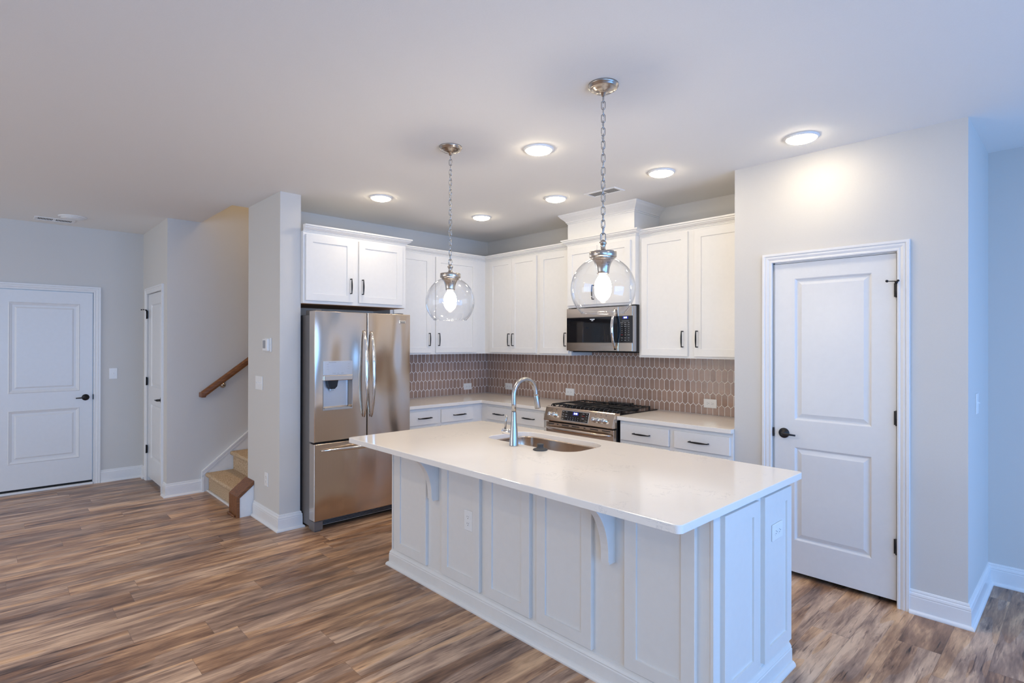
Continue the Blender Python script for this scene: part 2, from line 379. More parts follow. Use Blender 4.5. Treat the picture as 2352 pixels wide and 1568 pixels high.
def thing(name, label, cat, loc, group=None, kind=None):
    group = group or GROUPS.get(name)
    o = bpy.data.objects.new(name, None); COL.objects.link(o); o.location = loc; o.empty_display_size = .1
    o['_o'] = tuple(loc); tag(o, label, cat, group, kind); return o
def tag(o, label, cat, group=None, kind=None):
    o['label'] = label; o['category'] = cat
    if group: o['group'] = group
    if kind: o['kind'] = kind
    return o
def struct(name, mb, mat, label=None, cat=None, smooth=False):
    o = mb.build(name, mat, smooth=smooth); o['kind'] = 'structure'
    if label: o['label'] = label
    if cat: o['category'] = cat
    return o
def arc(cx, cy, r, a0, a1, n):
    return [(cx+r*math.cos(a0+(a1-a0)*i/n), cy+r*math.sin(a0+(a1-a0)*i/n)) for i in range(n+1)]
def rrect(u0, u1, v0, v1, r, n=6):
    if not isinstance(r, (list, tuple)): r = [r]*4
    p = []
    p += arc(u0+r[0], v0+r[0], r[0], PI, 1.5*PI, n); p += arc(u1-r[1], v0+r[1], r[1], 1.5*PI, 2*PI, n)
    p += arc(u1-r[2], v1-r[2], r[2], 0, .5*PI, n); p += arc(u0+r[3], v1-r[3], r[3], .5*PI, PI, n)
    return p

# ------------------------------------------------------------------ the room
def B(*a): 
    x0, x1, y0, y1, z0, z1 = a; return (x0, y0, z0), (x1, y1, z1)
YS = -8.2; ZC = 5.2
struct('floor', MB().box(*B(-2.6, XE+.2, YS-.2, 1.6, -.12, 0)), M['floor'], 'brown wood plank floor with light and dark boards', 'floor')
c = MB().box(*B(-2.6, XE+.2, YS-.2, -2.82, H, H+.25)).box(*B(-.2, XE+.2, -2.82, .5, H, H+.25))
struct('ceiling', c, M['ceiling'], 'smooth pale painted ceiling', 'ceiling')
struct('wall_entry', MB().box(*B(-2.5, -2.32, YS, -4.57, 0, H)).box(*B(-2.5, -2.32, -3.56, -3.1, 0, H)).box(*B(-2.5, -2.32, -4.57, -3.56, 2.045, H)), M['wall'], 'greige wall around the large entry door', 'wall')
struct('wall_hall', MB().box(*B(-2.32, -2.09, -3.115, -2.98, 0, H)).box(*B(-1.375, -1.30, -3.115, -2.98, 0, H)).box(*B(-2.09, -1.375, -3.115, -2.98, 2.04, H)), M['wall'], 'short greige wall around the narrow hall door', 'wall')
struct('wall_stairs', MB().box(*B(-1.30, -1.175, -3.115, 1.4, 0, ZC)), M['wall'], 'greige stair wall carrying the wooden handrail', 'wall')
struct('wall_shaft', MB().box(*B(-1.3, -.1, 1.4, 1.5, 0, ZC)).box(*B(-1.3, .0, -2.9, 1.5, ZC, ZC+.1)).box(*B(-1.175, -.2, -2.92, -2.82, H+.25, ZC)).box(*B(-.2, -.1, -2.82, 1.4, H+.25, ZC)), M['wall'], 'upper walls of the stair shaft', 'wall')
struct('wall_partition', MB().box(*B(-.184, .555, -2.686, -2.518, 0, H)), M['wall'], 'greige stub wall between stairs and refrigerator', 'wall')
struct('wall_refrigerator', MB().box(*B(-.184, 0, -2.518, 1.4, 0, H)), M['wall'], 'greige wall behind the refrigerator', 'wall')
struct('wall_back', MB().box(*B(0, 3.4, 0, .15, 0, H)), M['wall'], 'greige kitchen wall above the cabinets', 'wall')
PX0, PX1, PY, PYR = 3.31, 4.577, -.594, .219
struct('wall_pantry', MB().box(*B(PX0, 3.565, PY, PY+.11, 0, H)).box(*B(4.268, PX1, PY, PY+.11, 0, H)).box(*B(3.565, 4.268, PY, PY+.11, 2.045, H))
       .box(*B(PX0, PX0+.11, PY+.11, 0, 0, H)).box(*B(PX1-.11, PX1, PY+.11, PYR, 0, H)).box(*B(PX0+.11, PX1-.11, -.1, .0, 0, H)), M['wall'], 'light greige pantry wall with the closed white door', 'wall')
struct('wall_alcove', MB().box(*B(PX1-.1, XE, PYR, PYR+.15, 0, H)), M['wall'], 'greige alcove wall right of the pantry', 'wall')
# window wall behind the camera (east) and the south wall
struct('wall_east', MB().box(*B(XE, XE+.15, YS, -7.4, 0, H)).box(*B(XE, XE+.15, -7.4, -4.0, 0, .6)).box(*B(XE, XE+.15, -7.4, -4.0, 2.3, H))
       .box(*B(XE, XE+.15, -4.0, -3.35, 0, H)).box(*B(XE, XE+.15, -3.35, -.35, 2.15, H)).box(*B(XE, XE+.15, -.35, PYR+.15, 0, H)), M['wall'], 'greige window wall of the living area', 'wall')
struct('wall_south', MB().box(*B(-2.5, -2.0, YS-.15, YS, 0, H)).box(*B(2.6, XE+.15, YS-.15, YS, 0, H)).box(*B(-2.0, 2.6, YS-.15, YS, 0, .3)).box(*B(-2.0, 2.6, YS-.15, YS, 2.4, H)), M['wall'], 'greige wall at the end of the living area', 'wall')
def window(n, y0, y1, z0, z1, cols, rows, M_=None):
    w = thing('window_%d' % n, ['white framed grid window in the living area wall', 'white framed glass patio door', 'wide white framed grid window, unseen and added to let in fill light'][n-1], 'window', (0, 0, 0), kind='structure')
    mb = MB(M_)
    for a in (z0, z1-.05): mb.box((XE+.02, y0, a), (XE+.1, y1, a+.05))
    k = cols[0]
    for i in range(k+1):
        y = y0+(y1-y0)*i/k; mb.box((XE+.02, max(y0, y-.035), z0), (XE+.1, min(y1, y+.035), z1))
    for i in range(1, cols[1]*k): 
        y = y0+(y1-y0)*i/(cols[1]*k); mb.box((XE+.04, y-.01, z0), (XE+.07, y+.01, z1))
    for i in range(1, rows): 
        z = z0+(z1-z0)*i/rows; mb.box((XE+.04, y0, z-.01), (XE+.07, y1, z+.01))
    mb.build('window_frame', M['trim'], w)
    MB(M_).box((XE+.052, y0+.02, z0+.02), (XE+.057, y1-.02, z1-.02)).build('pane', M['glass'], w)
window(1, -7.4, -4.0, .6, 2.3, (3, 2), 4)
window(2, -3.35, -.35, 0.0, 2.15, (2, 1), 1)
window(3, -2.0, 2.6, .3, 2.4, (4, 2), 4, Matrix(((0, 1, 0, 0), (-1, 0, 0, YS+XE), (0, 0, 1, 0), (0, 0, 0, 1))))  # unseen south window, added as an opening for the warm fill

# baseboards
BASE = [(0, 0), (.030, 0), (.0305, .006), (.028, .013), (.022, .018), (.0155, .020), (.0150, .092), (.0135, .096), (.0148, .102), (.0125, .112), (.0075, .117), (.0085, .122), (.0055, .130), (0, .132)]
def baseboard(name, path, label):
    struct(name, MB().sweep(path, BASE), M['trim'], label, 'baseboard')
e = .0
baseboard('baseboard_partition', [(-.018, -2.686), (.555, -2.686), (.555, -2.518), (.3, -2.518)], 'white baseboard round the foot of the stub wall')
baseboard('baseboard_pantry', [(4.322, PY), (PX1, PY), (PX1, PYR), (XE, PYR)], 'white baseboard right of the pantry door into the alcove')
baseboard('baseboard_pantry_left', [(PX0, -.62+.03), (PX0+.001, PY), (3.508, PY)], 'white baseboard left of the pantry door')
baseboard('baseboard_stairs', [(-1.29, -3.115), (-1.175, -3.115), (-1.175, -2.812)], 'white baseboard under the stair wall')
baseboard('baseboard_entry', [(-2.32, -3.50), (-2.32, -3.115), (-2.175, -3.115)], 'white baseboard right of the entry door')
baseboard('baseboard_entry_left', [(-2.32, YS), (-2.32, -4.64)], 'white baseboard left of the entry door')
baseboard('baseboard_south', [(XE, YS), (-2.32, YS)][::-1][::-1], 'white baseboard of the living area')

# doors ---------------------------------------------------------------
CAS = [(0, 0), (0, .010), (.004, .013), (.012, .013), (.016, .010), (.030, .016), (.038, .016), (.041, .013), (.046, .019), (.060, .019), (.061, 0)]
def casing(n, face, o, u0, u1, v1, label, w=.061, miter=True):
    # travel up the left side, across, down the right: offset to the left -> mirror with negative offsets
    M_ = frame(o, face); s = w/.061
    prof = [(-a*s, h) for a, h in CAS]
    struct('trim_%d' % n, MB(M_).sweep([(u0, 0), (u0, v1), (u1, v1), (u1, 0)], prof), M['trim'], label, 'door casing') 
def lever(parent, M_, u, v, dirn, length=.085):
    h = MB(M_).lathe([(.033, 0), (.033, .006), (.029, .010), (.012, .012), (.011, .045)], (u, v, 0)).build('door_handle', M['black'], parent, label='matte black lever handle')
    MB(M_).tube([(u, v, .042), (u+dirn*.012, v, .047), (u+dirn*.03, v-.001, .048), (u+dirn*length, v-.003, .046)], [(.010, .009), (.009, .008), (.007, .006), (.0055, .0045)], side=(0, 1, 0)).build('lever', M['black'], h)
    return h
def hinge(parent, M_, u, v0, v1, w=.006, pin=False):
    h = MB(M_).tube([(u, v0, w), (u, v1, w)], .0065, seg=10).box((u-.014, v0+.004, w-.010), (u+.014, v1-.004, w-.004)).build('hinge', M['black'], parent)
    if pin:
        MB(M_).lathe([(.008, 0), (.008, .012)], (u, v1, w)).tube([(u-.035, v1+.006, w+.035), (u, v1+.006, w+.005), (u+.012, v1+.006, w+.03)], .0025, seg=8).lathe([(.007, 0), (.007, .010)], (u-.038, v1+.006, w+.038)).lathe([(.006, 0), (.006, .008)], (u+.014, v1+.006, w+.03)).build('hinge_stop', M['black'], h)
RAISED = [(.004, -.002), (.012, -.012), (.018, -.012), (.042, -.003)]
STEELP = [(.006, .004), (.014, -.001), (.022, -.003), (.030, -.007), (.048, -.007), (.062, -.001)]
# pantry door
d1 = thing('door_1', 'white two-panel pantry door with black lever and three black hinges', 'door', (3.917, PY+.03, .0), kind='structure')
fr = frame((0, PY+.045, 0), '-y')
MB(fr).slab(3.577, 4.256, .032, 2.034, .035, [(3.702, 4.133, .240, .842), (3.702, 4.133, 1.017, 1.932)], RAISED).build('door_slab', M['door'], d1)
MB(fr).box((3.566, 0, -.03), (3.574, 2.045, .025)).box((4.259, 0, -.03), (4.267, 2.045, .025)).box((3.566, 2.037, -.03), (4.267, 2.045, .025)).build('jamb', M['trim'], d1)
lever(d1, frame((0, PY+.01, 0), '-y'), 3.638, .925, 1)
MB(frame((0, PY+.01, 0), '-y')).box((3.5695, .897, 0), (3.5765, .955, .012), .002).build('latch_plate', M['black'], d1)
fh = frame((0, PY+.004, 0), '-y')
for a, b_, p in ((1.777, 1.864, True), (1.040, 1.128, False), (.301, .392, False)): hinge(d1, fh, 4.259, a, b_, .008, p)
casing(1, '-y', (0, PY, 0), 3.567, 4.262, 2.043, 'white moulded casing around the pantry door')
# entry door
d2 = thing('door_2', 'wide white two-panel entry door with black lever on the far left wall', 'door', (-2.31, -4.06, 0), kind='structure')
fr = frame((-2.345, 0, 0), '+x')
MB(fr).slab(-4.50, -3.572, .045, 2.030, .035, [(-4.238, -3.680, .297, .826), (-4.238, -3.680, .998, 1.909)], STEELP).build('door_slab', M['door'], d2)
MB(fr).box((-4.568, 0, -.05), (-4.504, 2.04, .02)).box((-3.568, 0, -.05), (-3.562, 2.04, .02)).box((-4.568, 2.034, -.05), (-3.56, 2.043, .02)).build('jamb', M['trim'], d2)
MB(fr).box((-4.53, .024, -.02), (-3.57, .045, .02)).build('door_sweep', M['slot'], d2, label='dark rubber sweep')
MB(fr).box((-4.56, 0, -.04), (-3.565, .022, .045), .003).build('threshold', M['trim'], d2)
lever(d2, frame((-2.31, 0, 0), '+x'), -3.630, .926, -1)
MB(frame((-2.31, 0, 0), '+x')).box((-3.571, .90, 0), (-3.564, .955, .012), .002).build('latch_plate', M['black'], d2)
casing(2, '+x', (-2.32, 0, 0), -4.568, -3.562, 2.036, 'white moulded casing around the entry door')
# hall door
d3 = thing('door_3', 'narrow white two-panel hall door seen edge on beside the entry door', 'door', (-1.73, -3.10, 0), kind='structure')
fr = frame((0, -3.07, 0), '-y')
MB(fr).slab(-2.080, -1.380, .04, 2.030, .035, [(-1.96, -1.50, .26, .845), (-1.96, -1.50, 1.03, 1.915)], RAISED).build('door_slab', M['door'], d3)
MB(fr).box((-2.089, 0, -.04), (-2.083, 2.04, .04)).box((-1.378, 0, -.04), (-1.376, 2.04, .04)).box((-2.089, 2.034, -.04), (-1.376, 2.04, .04)).build('jamb', M['trim'], d3)
lever(d3, frame((0, -3.105, 0), '-y'), -1.44, .925, -1)
fh = frame((0, -3.112, 0), '-y')
for a, b_, p in ((1.765, 1.858, True), (1.04, 1.13, False), (.30, .39, False)): hinge(d3, fh, -2.083, a, b_, .012, p)
casing(3, '-y', (0, -3.115, 0), -2.086, -1.376, 2.033, 'white moulded casing around the narrow hall door')

# ------------------------------------------------------------------ stairs
st = thing('staircase', 'tan carpeted stairs rising behind the stub wall', 'stairs', (-.69, -2.75, 0))
NS = 13; RUN = .232; RISE = .190; prof = []; y = -2.750; z = 0
pts = [(y, 0)]
for i in range(NS):
    zt = z+RISE
    pts += [(y, zt-.045), (y-.012, zt-.040)] + [(y-.014-.018*math.sin(a), zt-.022-.020*math.cos(a)) for a in [k*PI/8 for k in range(0, 9)]]
    y += RUN; z = zt; pts += [(y, z)]
pts += [(y, z-.3), (-2.6, 0)]
mb = MB(Matrix(((0, 0, 1, 0), (1, 0, 0, 0), (0, 1, 0, 0), (0, 0, 0, 1)))); mb.poly(pts, -1.148, -.236)
mb.build('carpet', M['carpet'], st, label='tan carpet pile over treads and risers')
# skirt board on the stair wall
sk = RISE/RUN
MX = Matrix(((0, 0, 1, -1.175), (1, 0, 0, 0), (0, 1, 0, 0), (0, 0, 0, 1)))
y0, z0 = -2.810, .205
ye = 0.2
mb = MB(MX).poly([(y0, 0), (y0, z0), (ye, z0+(ye-y0)*sk), (ye, 0)], .0005, .018)
up = lambda t0, t1, w0, w1: MB(MX)
for t0, t1, w in ((-.004, .012, .034), (.012, .046, .026), (.046, .056, .022)):
    mb.poly([(y0-.002, z0-t1), (y0-.002, z0-t0), (ye, z0+(ye-y0)*sk-t0), (ye, z0+(ye-y0)*sk-t1)], .0005, w)
mb.box((-2.8125, 0, .0005), (-2.794, .150, .0335))
mb.build('skirt_board', M['trim'], st)
MB().box((-1.148, -2.772, 0), (-.236, -2.751, .018), .004).build('shoe_molding', M['trim'], st)
# low knee wall with its stained cap, beside the first step
mb = MB(Matrix(((0, 0, 1, 0), (1, 0, 0, 0), (0, 1, 0, 0), (0, 0, 0, 1))))
mb.poly([(-2.803, 0), (-2.803, .165), (-2.687, .262), (-2.687, 0)], -.2, -.026).build('knee_wall', M['trim'], st, label='short white knee wall')
mb = MB(Matrix(((0, 0, 1, 0), (1, 0, 0, 0), (0, 1, 0, 0), (0, 0, 0, 1))))
mb.poly([(-2.828, .0), (-2.828, .183), (-2.688, .300), (-2.688, .268), (-2.804, .170), (-2.804, .0)], -.235, -.018, .002)
mb.build('stained_cap', M['railwood'], st, label='stained wood cap and end board')
MB().box((-.243, -2.842, 0), (-.06, -2.829, .018), .004).build('cap_shoe', M['railwood'], st)

hr = thing('handrail', 'stained wood handrail on a round bracket above the stairs', 'handrail', (-1.11, -2.83, 1.0))
mb = MB(); ry0, rz0 = -2.815, .993; ye = .3; L_ = ye-ry0
P0 = Vector((-1.105, ry0, rz0)); D = Vector((0, 1, sk*.93)).normalized()
prof = [(-.024, -.030), (.024, -.030), (.029, -.010), (.027, .014), (.016, .027), (0, .031), (-.016, .027), (-.027, .014), (-.029, -.010)]
nrm = Vector((1, 0, 0)).cross(D)
t = bmesh.new(); rows = []
for d in (0, L_*1.3):
    rows.append([t.verts.new(P0+D*(d+(0 if d else 0))+Vector((1, 0, 0))*a+nrm*b_) for a, b_ in prof])
for k in range(len(prof)): t.faces.new((rows[0][k], rows[0][(k+1) % 9], rows[1][(k+1) % 9], rows[1][k]))
t.faces.new(rows[0][::-1]); t.faces.new(rows[1]); bmesh.ops.recalc_face_normals(t, faces=t.faces); mb._merge(t)
mb.build('rail', M['railwood'], hr)
MB().box((-1.174, -2.838, .958), (-1.078, -2.792, 1.008), .008).build('rail_return', M['railwood'], hr)
fx = frame((-1.175, 0, 0), '+x')
MB(fx).lathe([(.030, 0), (.030, .006), (.024, .014), (.010, .018), (.009, .05)], (-2.615, 1.068, 0)).tube([(-2.615, 1.068, .045), (-2.613, 1.085, .062), (-2.61, 1.12, .066)], .007, seg=10).build('rail_bracket', M['nickel'], hr)

# ------------------------------------------------------------------ cabinets
def pull(parent, M_, u, v, vertical, L=.132):
    """slim black bow pull centred at u, v on the face w=0"""
    a = L/2; n = 10; path = []; rad = []
    for i in range(n+1):
        s_ = -a+L*i/n; path.append((u, v+s_, .027+.004*math.cos(s_/a*PI/2)) if vertical else (u+s_, v, .027+.004*math.cos(s_/a*PI/2)))
        k = .0038+.0035*max(0, math.cos(s_/a*PI/2))**1.2; rad.append((k, .0038))
    mb = MB(M_).tube(path, rad, seg=8, side=((1, 0, 0) if vertical else (0, 1, 0)))
    for s_ in (-a+.004, a-.004):
        c_ = (u, v+s_) if vertical else (u+s_, v)
        mb.box((c_[0]-.0042, c_[1]-.0042, 0), (c_[0]+.0042, c_[1]+.0042, .029), .001, 1)
    return mb.build('handle', M['black'], parent, label='slim matte black bow pull')
SHK = [(.0004, -.0035), (.0012, -.0075)]
def shaker(parent, M_, u0, u1, v0, v1, mat, handle=None, st=.057, name='door', T=.02):
    d = MB(M_).slab(u0, u1, v0, v1, T, [(u0+st, u1-st, v0+st, v1-st)], SHK, .0015).build(name, mat, parent)
    if handle is not None:
        pull(d, M_ @ Matrix.Translation((0, 0, T)), handle[0], handle[1], True)
    return d
def flat_drawer(parent, M_, u0, u1, v0, v1, mat, T=.02, hx=None):
    d = MB(M_).box((u0, v0, 0), (u1, v1, T), .0015, 1).build('drawer', mat, parent)
    pull(d, M_ @ Matrix.Translation((0, 0, T)), (u0+u1)/2 if hx is None else hx, (v0+v1)/2, False, .15)
    return d
CROWN = [(0, 0), (.006, 0), (.006, .007), (.013, .010), (.013, .016), (.024, .019), (.032, .028), (.038, .032), (.038, .040), (.048, .043), (.048, .055), (0, .055)]
def crown(parent, path, z, prof=CROWN, sc=1.0, name='crown_molding'):
    return MB().sweep(path, [(a*sc, z+h*sc) for a, h in prof]).build(name, M['cab'], parent)
WZ0, WZ1 = 1.390, 2.425      # wall cabinet box
XF = .323                    # wall cabinet face depth
# over-fridge cabinet
cA = thing('wall_cabinet', 'deep white two-door wall cabinet above the refrigerator', 'cabinet', (.3, -2.04, 1.83))
mb = MB().box((0, -2.5175, 1.833), (.597, -1.543, WZ1))
mb.build('body', M['cab'], cA)
MB().box((.02, -2.51, 1.829), (.585, -1.55, 1.8335)).build('underside', M['rawwood'], cA, label='unfinished wood underside')
fr = frame((.598, 0, 0), '+x')
shaker(cA, fr, -2.500, -2.082, 1.857, 2.396, M['cab'], (-2.110, 1.995))
shaker(cA, fr, -2.027, -1.588, 1.857, 2.396, M['cab'], (-1.999, 1.995))
crown(cA, [(0, -2.5175), (.598, -2.5175), (.598, -1.543), (0, -1.543)][1:] , 2.420)
# corner cabinet on the refrigerator wall
cB = thing('wall_cabinet', 'tall white wall cabinet between refrigerator cabinet and kitchen corner', 'cabinet', (.16, -.93, WZ0))
MB().box((0, -1.542, WZ0), (XF, -XF, WZ1)).build('body', M['cab'], cB)
fr = frame((XF, 0, 0), '+x')
shaker(cB, fr, -1.51, -1.066, 1.407, 2.402, M['cab'], (-1.098, 1.544))
shaker(cB, fr, -1.009, -.460, 1.407, 2.402, M['cab'], (-.980, 1.544))
crown(cB, [(XF, -1.543), (XF, -.27)], 2.420)
# range wall, left of the microwave
cC = thing('wall_cabinet', 'white two-door wall cabinet with paired pulls right of the kitchen corner', 'cabinet', (.6, -.16, WZ0))
MB().box((0, -XF, WZ0), (1.163, 0, WZ1)).build('body', M['cab'], cC)
fr = frame((0, -XF, 0), '-y')
shaker(cC, fr, .425, .777, 1.407, 2.402, M['cab'], (.747, 1.544), .05)
shaker(cC, fr, .779, 1.139, 1.407, 2.402, M['cab'], (.809, 1.544), .05)
crown(cC, [(.27, -XF), (1.163, -XF)], 2.420)
cD = thing('wall_cabinet', 'white single-door wall cabinet directly left of the microwave', 'cabinet', (1.37, -.16, WZ0))
MB().box((1.1635, -XF, WZ0), (1.592, 0, WZ1)).build('body', M['cab'], cD)
shaker(cD, fr, 1.187, 1.572, 1.407, 2.402, M['cab'], (1.540, 1.544))
crown(cD, [(1.163, -XF), (1.60, -XF)], 2.420)
# above the microwave
MX0, MX1, MYF = 1.593, 2.345, -.385
cE = thing('wall_cabinet', 'short white two-door cabinet above the microwave', 'cabinet', (1.97, -.19, 1.84))
MB().box((MX0, MYF, 1.842), (MX1+.008, 0, WZ1+.006)).build('body', M['cab'], cE)
fr2 = frame((0, MYF, 0), '-y')
shaker(cE, fr2, 1.610, 1.958, 1.862, 2.395, M['cab'], (1.925, 1.97))
shaker(cE, fr2, 1.960, 2.312, 1.862, 2.395, M['cab'], (1.990, 1.97))
crown(cE, [(MX0, -.25), (MX0, MYF), (MX1+.008, MYF), (MX1+.008, -.25)], 2.430, sc=.98)
cF = thing('wall_cabinet', 'wide white two-door wall cabinet between microwave and pantry wall', 'cabinet', (2.83, -.16, WZ0))
MB().box((MX1+.009, -XF, WZ0), (PX0-.001, 0, WZ1)).build('body', M['cab'], cF)
shaker(cF, fr, 2.384, 2.812, 1.407, 2.402, M['cab'], (2.775, 1.544))
shaker(cF, fr, 2.870, 3.290, 1.407, 2.402, M['cab'], (2.899, 1.544))
crown(cF, [(MX1+.009, -XF), (PX0-.001, -XF)], 2.420)
# duct cover to the ceiling
dc = thing('duct_cover', 'white boxed duct cover with wide crown reaching the ceiling', 'duct cover', (1.97, -.19, 2.485))
MB().box((MX0+.005, MYF, 2.4855), (MX1-.003, 0, H)).build('box', M['cab'], dc)
BIGCR = [(0, 0), (.006, 0), (.006, .010), (.014, .013), (.014, .020), (.022, .030), (.034, .042), (.050, .056), (.060, .070), (.066, .076), (.066, .086), (0, .086)]
crown(dc, [(MX0+.005, 0), (MX0+.005, MYF), (MX1-.003, MYF), (MX1-.003, 0)], H-.0862, BIGCR, 1.0)

# base cabinets
CB = .61
def basecab(name_label, body, M_, units, cz=.883, mat=M['cab']):
    t = thing('base_cabinet', name_label, 'cabinet', body[3])
    mb = MB().box(body[0], body[1]); 
    mb.build('body', mat, t)
    MB().box(*body[2]).build('toe_kick', mat, t)
    for u0, u1, split, hx in units:
        flat_drawer(t, M_, u0, u1, .725, .854, mat, hx=hx)
        if split:
            c_ = (u0+u1)/2
            shaker(t, M_, u0, c_-.0015, .125, .70, mat, (c_-.03, .62), .05); shaker(t, M_, c_+.0015, u1, .125, .70, mat, (c_+.03, .62), .05)
        else: shaker(t, M_, u0, u1, .125, .70, mat, (u1-.03, .62))
    return t
fx = frame((CB, 0, 0), '+x'); fy = frame((0, -CB, 0), '-y')
basecab('white base cabinet with drawers beside the refrigerator, left of the corner', ((.006, -1.54, .10), (CB, -.02, .883), ((.006, -1.54, 0), (CB-.07, -.02, .10)), (.3, -1.0, 0)), fx,
        [(-1.515, -1.197, False, -1.348), (-1.146, -.742, False, -.930)])
basecab('white base cabinet with drawers left of the range', ((CB+.0005, -CB, .10), (1.583, -.02, .883), ((CB+.0005, -CB+.07, 0), (1.583, -.02, .10)), (1.1, -.3, 0)), fy,
        [(.708, 1.085, False, .905), (1.130, 1.522, False, 1.329)])
basecab('white base cabinet with two drawers between range and pantry wall', ((2.362, -CB, .10), (PX0-.001, -.02, .883), ((2.362, -CB+.07, 0), (PX0-.001, -.02, .10)), (2.83, -.3, 0)), fy,
        [(2.375, 2.816, False, 2.582), (2.862, 3.291, False, 3.066)])
# countertops
ct = MB().poly([(0.001, -1.545), (.646, -1.545), (.646, -.646), (1.588, -.646), (1.588, -.006), (0.006, -.006)], .8835, .914, .002).build('countertop', M['quartz'])
tag(ct, 'cream L-shaped quartz countertop running through the kitchen corner', 'countertop')
ct = MB().box((2.352, -.646, .8835), (PX0-.001, -.006, .914), .002).build('countertop', M['quartz'])
tag(ct, 'cream quartz countertop between range and pantry wall', 'countertop')

# ------------------------------------------------------------------ picket tile backsplash
def clip(poly, a, b, c, keep):   # keep a*x+b*y<=c
    out = []
    for i in range(len(poly)):
        p, q = poly[i], poly[(i+1) % len(poly)]; dp = a*p[0]+b*p[1]-c; dq = a*q[0]+b*q[1]-c
        if dp <= 0: out.append(p)
        if dp*dq < 0: t_ = dp/(dp-dq); out.append((p[0]+(q[0]-p[0])*t_, p[1]+(q[1]-p[1])*t_))
    return out
def backsplash(face, o, u0, u1, v0, v1, ph, label):
    t = thing('backsplash', label, 'backsplash', (o[0]+(0 if face == '+x' else (u0+u1)/2), o[1]+((u0+u1)/2 if face == '+x' else 0), v0))
    Mf = frame(o, face)
    MB(Mf).box((u0, v0, .0005), (u1, v1, .0050)).build('grout', M['grout'], t)
    mb = bmesh.new(); wp = .0505; pz = .0995; g = .0021; ptz = .020; k0 = int((v0-1.300)/pz)-2
    for k in range(k0, 3):
        zb = 1.300+k*pz; off = 0 if k % 2 == 0 else .5      # vertical joints of the row above this zigzag
        i0 = int((u0-ph)/wp)-2; i1 = int((u1-ph)/wp)+2
        for i in range(i0, i1):
            a = ph+(i+off)*wp+g; b_ = a+wp-2*g; c_ = (a+b_)/2
            lo, hi = zb-ptz, zb+pz                            # bottom tip .. top tip
            P_ = [(a, zb+g*.6), (c_, lo+g*1.3), (b_, zb+g*.6), (b_, zb+pz-ptz-g*.6), (c_, hi-g*1.3), (a, zb+pz-ptz-g*.6)]
            for (A, Bq, C) in ((-1, 0, -u0-.001), (1, 0, u1-.001), (0, -1, -v0-.001), (0, 1, v1-.001)):
                P_ = clip(P_, A, Bq, C, True) if len(P_) > 2 else P_
            if len(P_) < 3: continue
            ar = abs(sum(P_[j][0]*P_[(j+1) % len(P_)][1]-P_[(j+1) % len(P_)][0]*P_[j][1] for j in range(len(P_))))/2
            if ar < 2e-5: continue
            cx = sum(p[0] for p in P_)/len(P_); cy = sum(p[1] for p in P_)/len(P_)
            lo_ = [mb.verts.new((p[0], p[1], .0038)) for p in P_]
            hh = .0062+random.uniform(-.0003, .0003)
            hi_ = [mb.verts.new((p[0], p[1], hh-.0008)) for p in P_]
            sx = random.uniform(-.006, .006); sy = random.uniform(-.006, .006)
            tp = [mb.verts.new((cx+(p[0]-cx)*.93, cy+(p[1]-cy)*.975, hh+(p[0]-cx)*sx+(p[1]-cy)*sy)) for p in P_]
            n_ = len(P_)
            for j in range(n_):
                q = (j+1) % n_; mb.faces.new((lo_[j], lo_[q], hi_[q], hi_[j])); mb.faces.new((hi_[j], hi_[q], tp[q], tp[j]))
            mb.faces.new(tp)
    bmesh.ops.recalc_face_normals(mb, faces=mb.faces)
    x = MB(Mf); x._merge(mb); x.build('tiles', M['tile'], t, label='glossy taupe picket tiles')
backsplash('-y', (0, 0, 0), .004, PX0-.001, .9145, 1.46, 2.910, 'taupe picket tile backsplash behind the range')
backsplash('+x', (0, 0, 0), -1.54, -.004, .9145, 1.389, -.2, 'taupe picket tile backsplash on the refrigerator side of the corner')
# ------------------------------------------------------------------ island
IX0, IX1, IY0, IY1, IZ = 1.718, 4.079, -2.690, -1.549, .8985
CX0, CX1, CY0, CY1 = 1.748, 4.042, -2.375, -1.63
isl = thing('kitchen_island', 'large off-white panelled kitchen island in the middle of the floor', 'kitchen island', ((CX0+CX1)/2, (CY0+CY1)/2, 0))
SH = (2.30, 3.03, -2.035, -1.66)   # sink cut-out
mb = MB()
mb.box((CX0, CY0, .0), (CX1, CY0+.02, .868)).box((CX0, CY0+.02, 0), (CX0+.02, CY1, .868)).box((CX1-.02, CY0+.02, 0), (CX1, CY1, .868)).box((CX0+.02, CY1-.02, .1), (CX1-.02, CY1, .868)).box((CX0+.02, CY0+.02, .09), (CX1-.02, CY1-.02, .11))
mb.build('body', M['island'], isl)
ff = frame((0, CY0, 0), '-y')
for u0, u1 in ((1.812, 2.168), (2.332, 2.684), (2.730, 3.076), (3.125, 3.470), (3.648, 3.974)):
    MB(ff).slab(u0, u1, .122, .845, .02, [(u0+.059, u1-.059, .179, .788)], SHK, .0015).build('panel', M['island'], isl)
MB(ff).box((CX0, .112, .0002), (CX0+.012, .868, .006)).build('corner_trim', M['island'], isl)
MB(ff).box((4.030, .112, .0002), (CX1-.0002, .868, .004)).build('corner_trim', M['island'], isl)
fe = frame((CX1, 0, 0), '+x')
for u0, u1 in ((-2.322, -2.008), (-1.947, -1.646)):
    MB(fe).slab(u0, u1, .130, .847, .02, [(u0+.054, u1-.054, .187, .790)], SHK, .0015).build('end_panel', M['island'], isl)
IB = [(0, 0), (.034, 0), (.0345, .008), (.031, .016), (.024, .022), (.0175, .024), (.017, .078), (.014, .082), (.015, .088), (.010, .098), (.005, .103), (.004, .110), (0, .112)]
MB().sweep([(CX0, CY1), (CX0, CY0), (CX1, CY0), (CX1, CY1)], IB).build('base_molding', M['island'], isl)
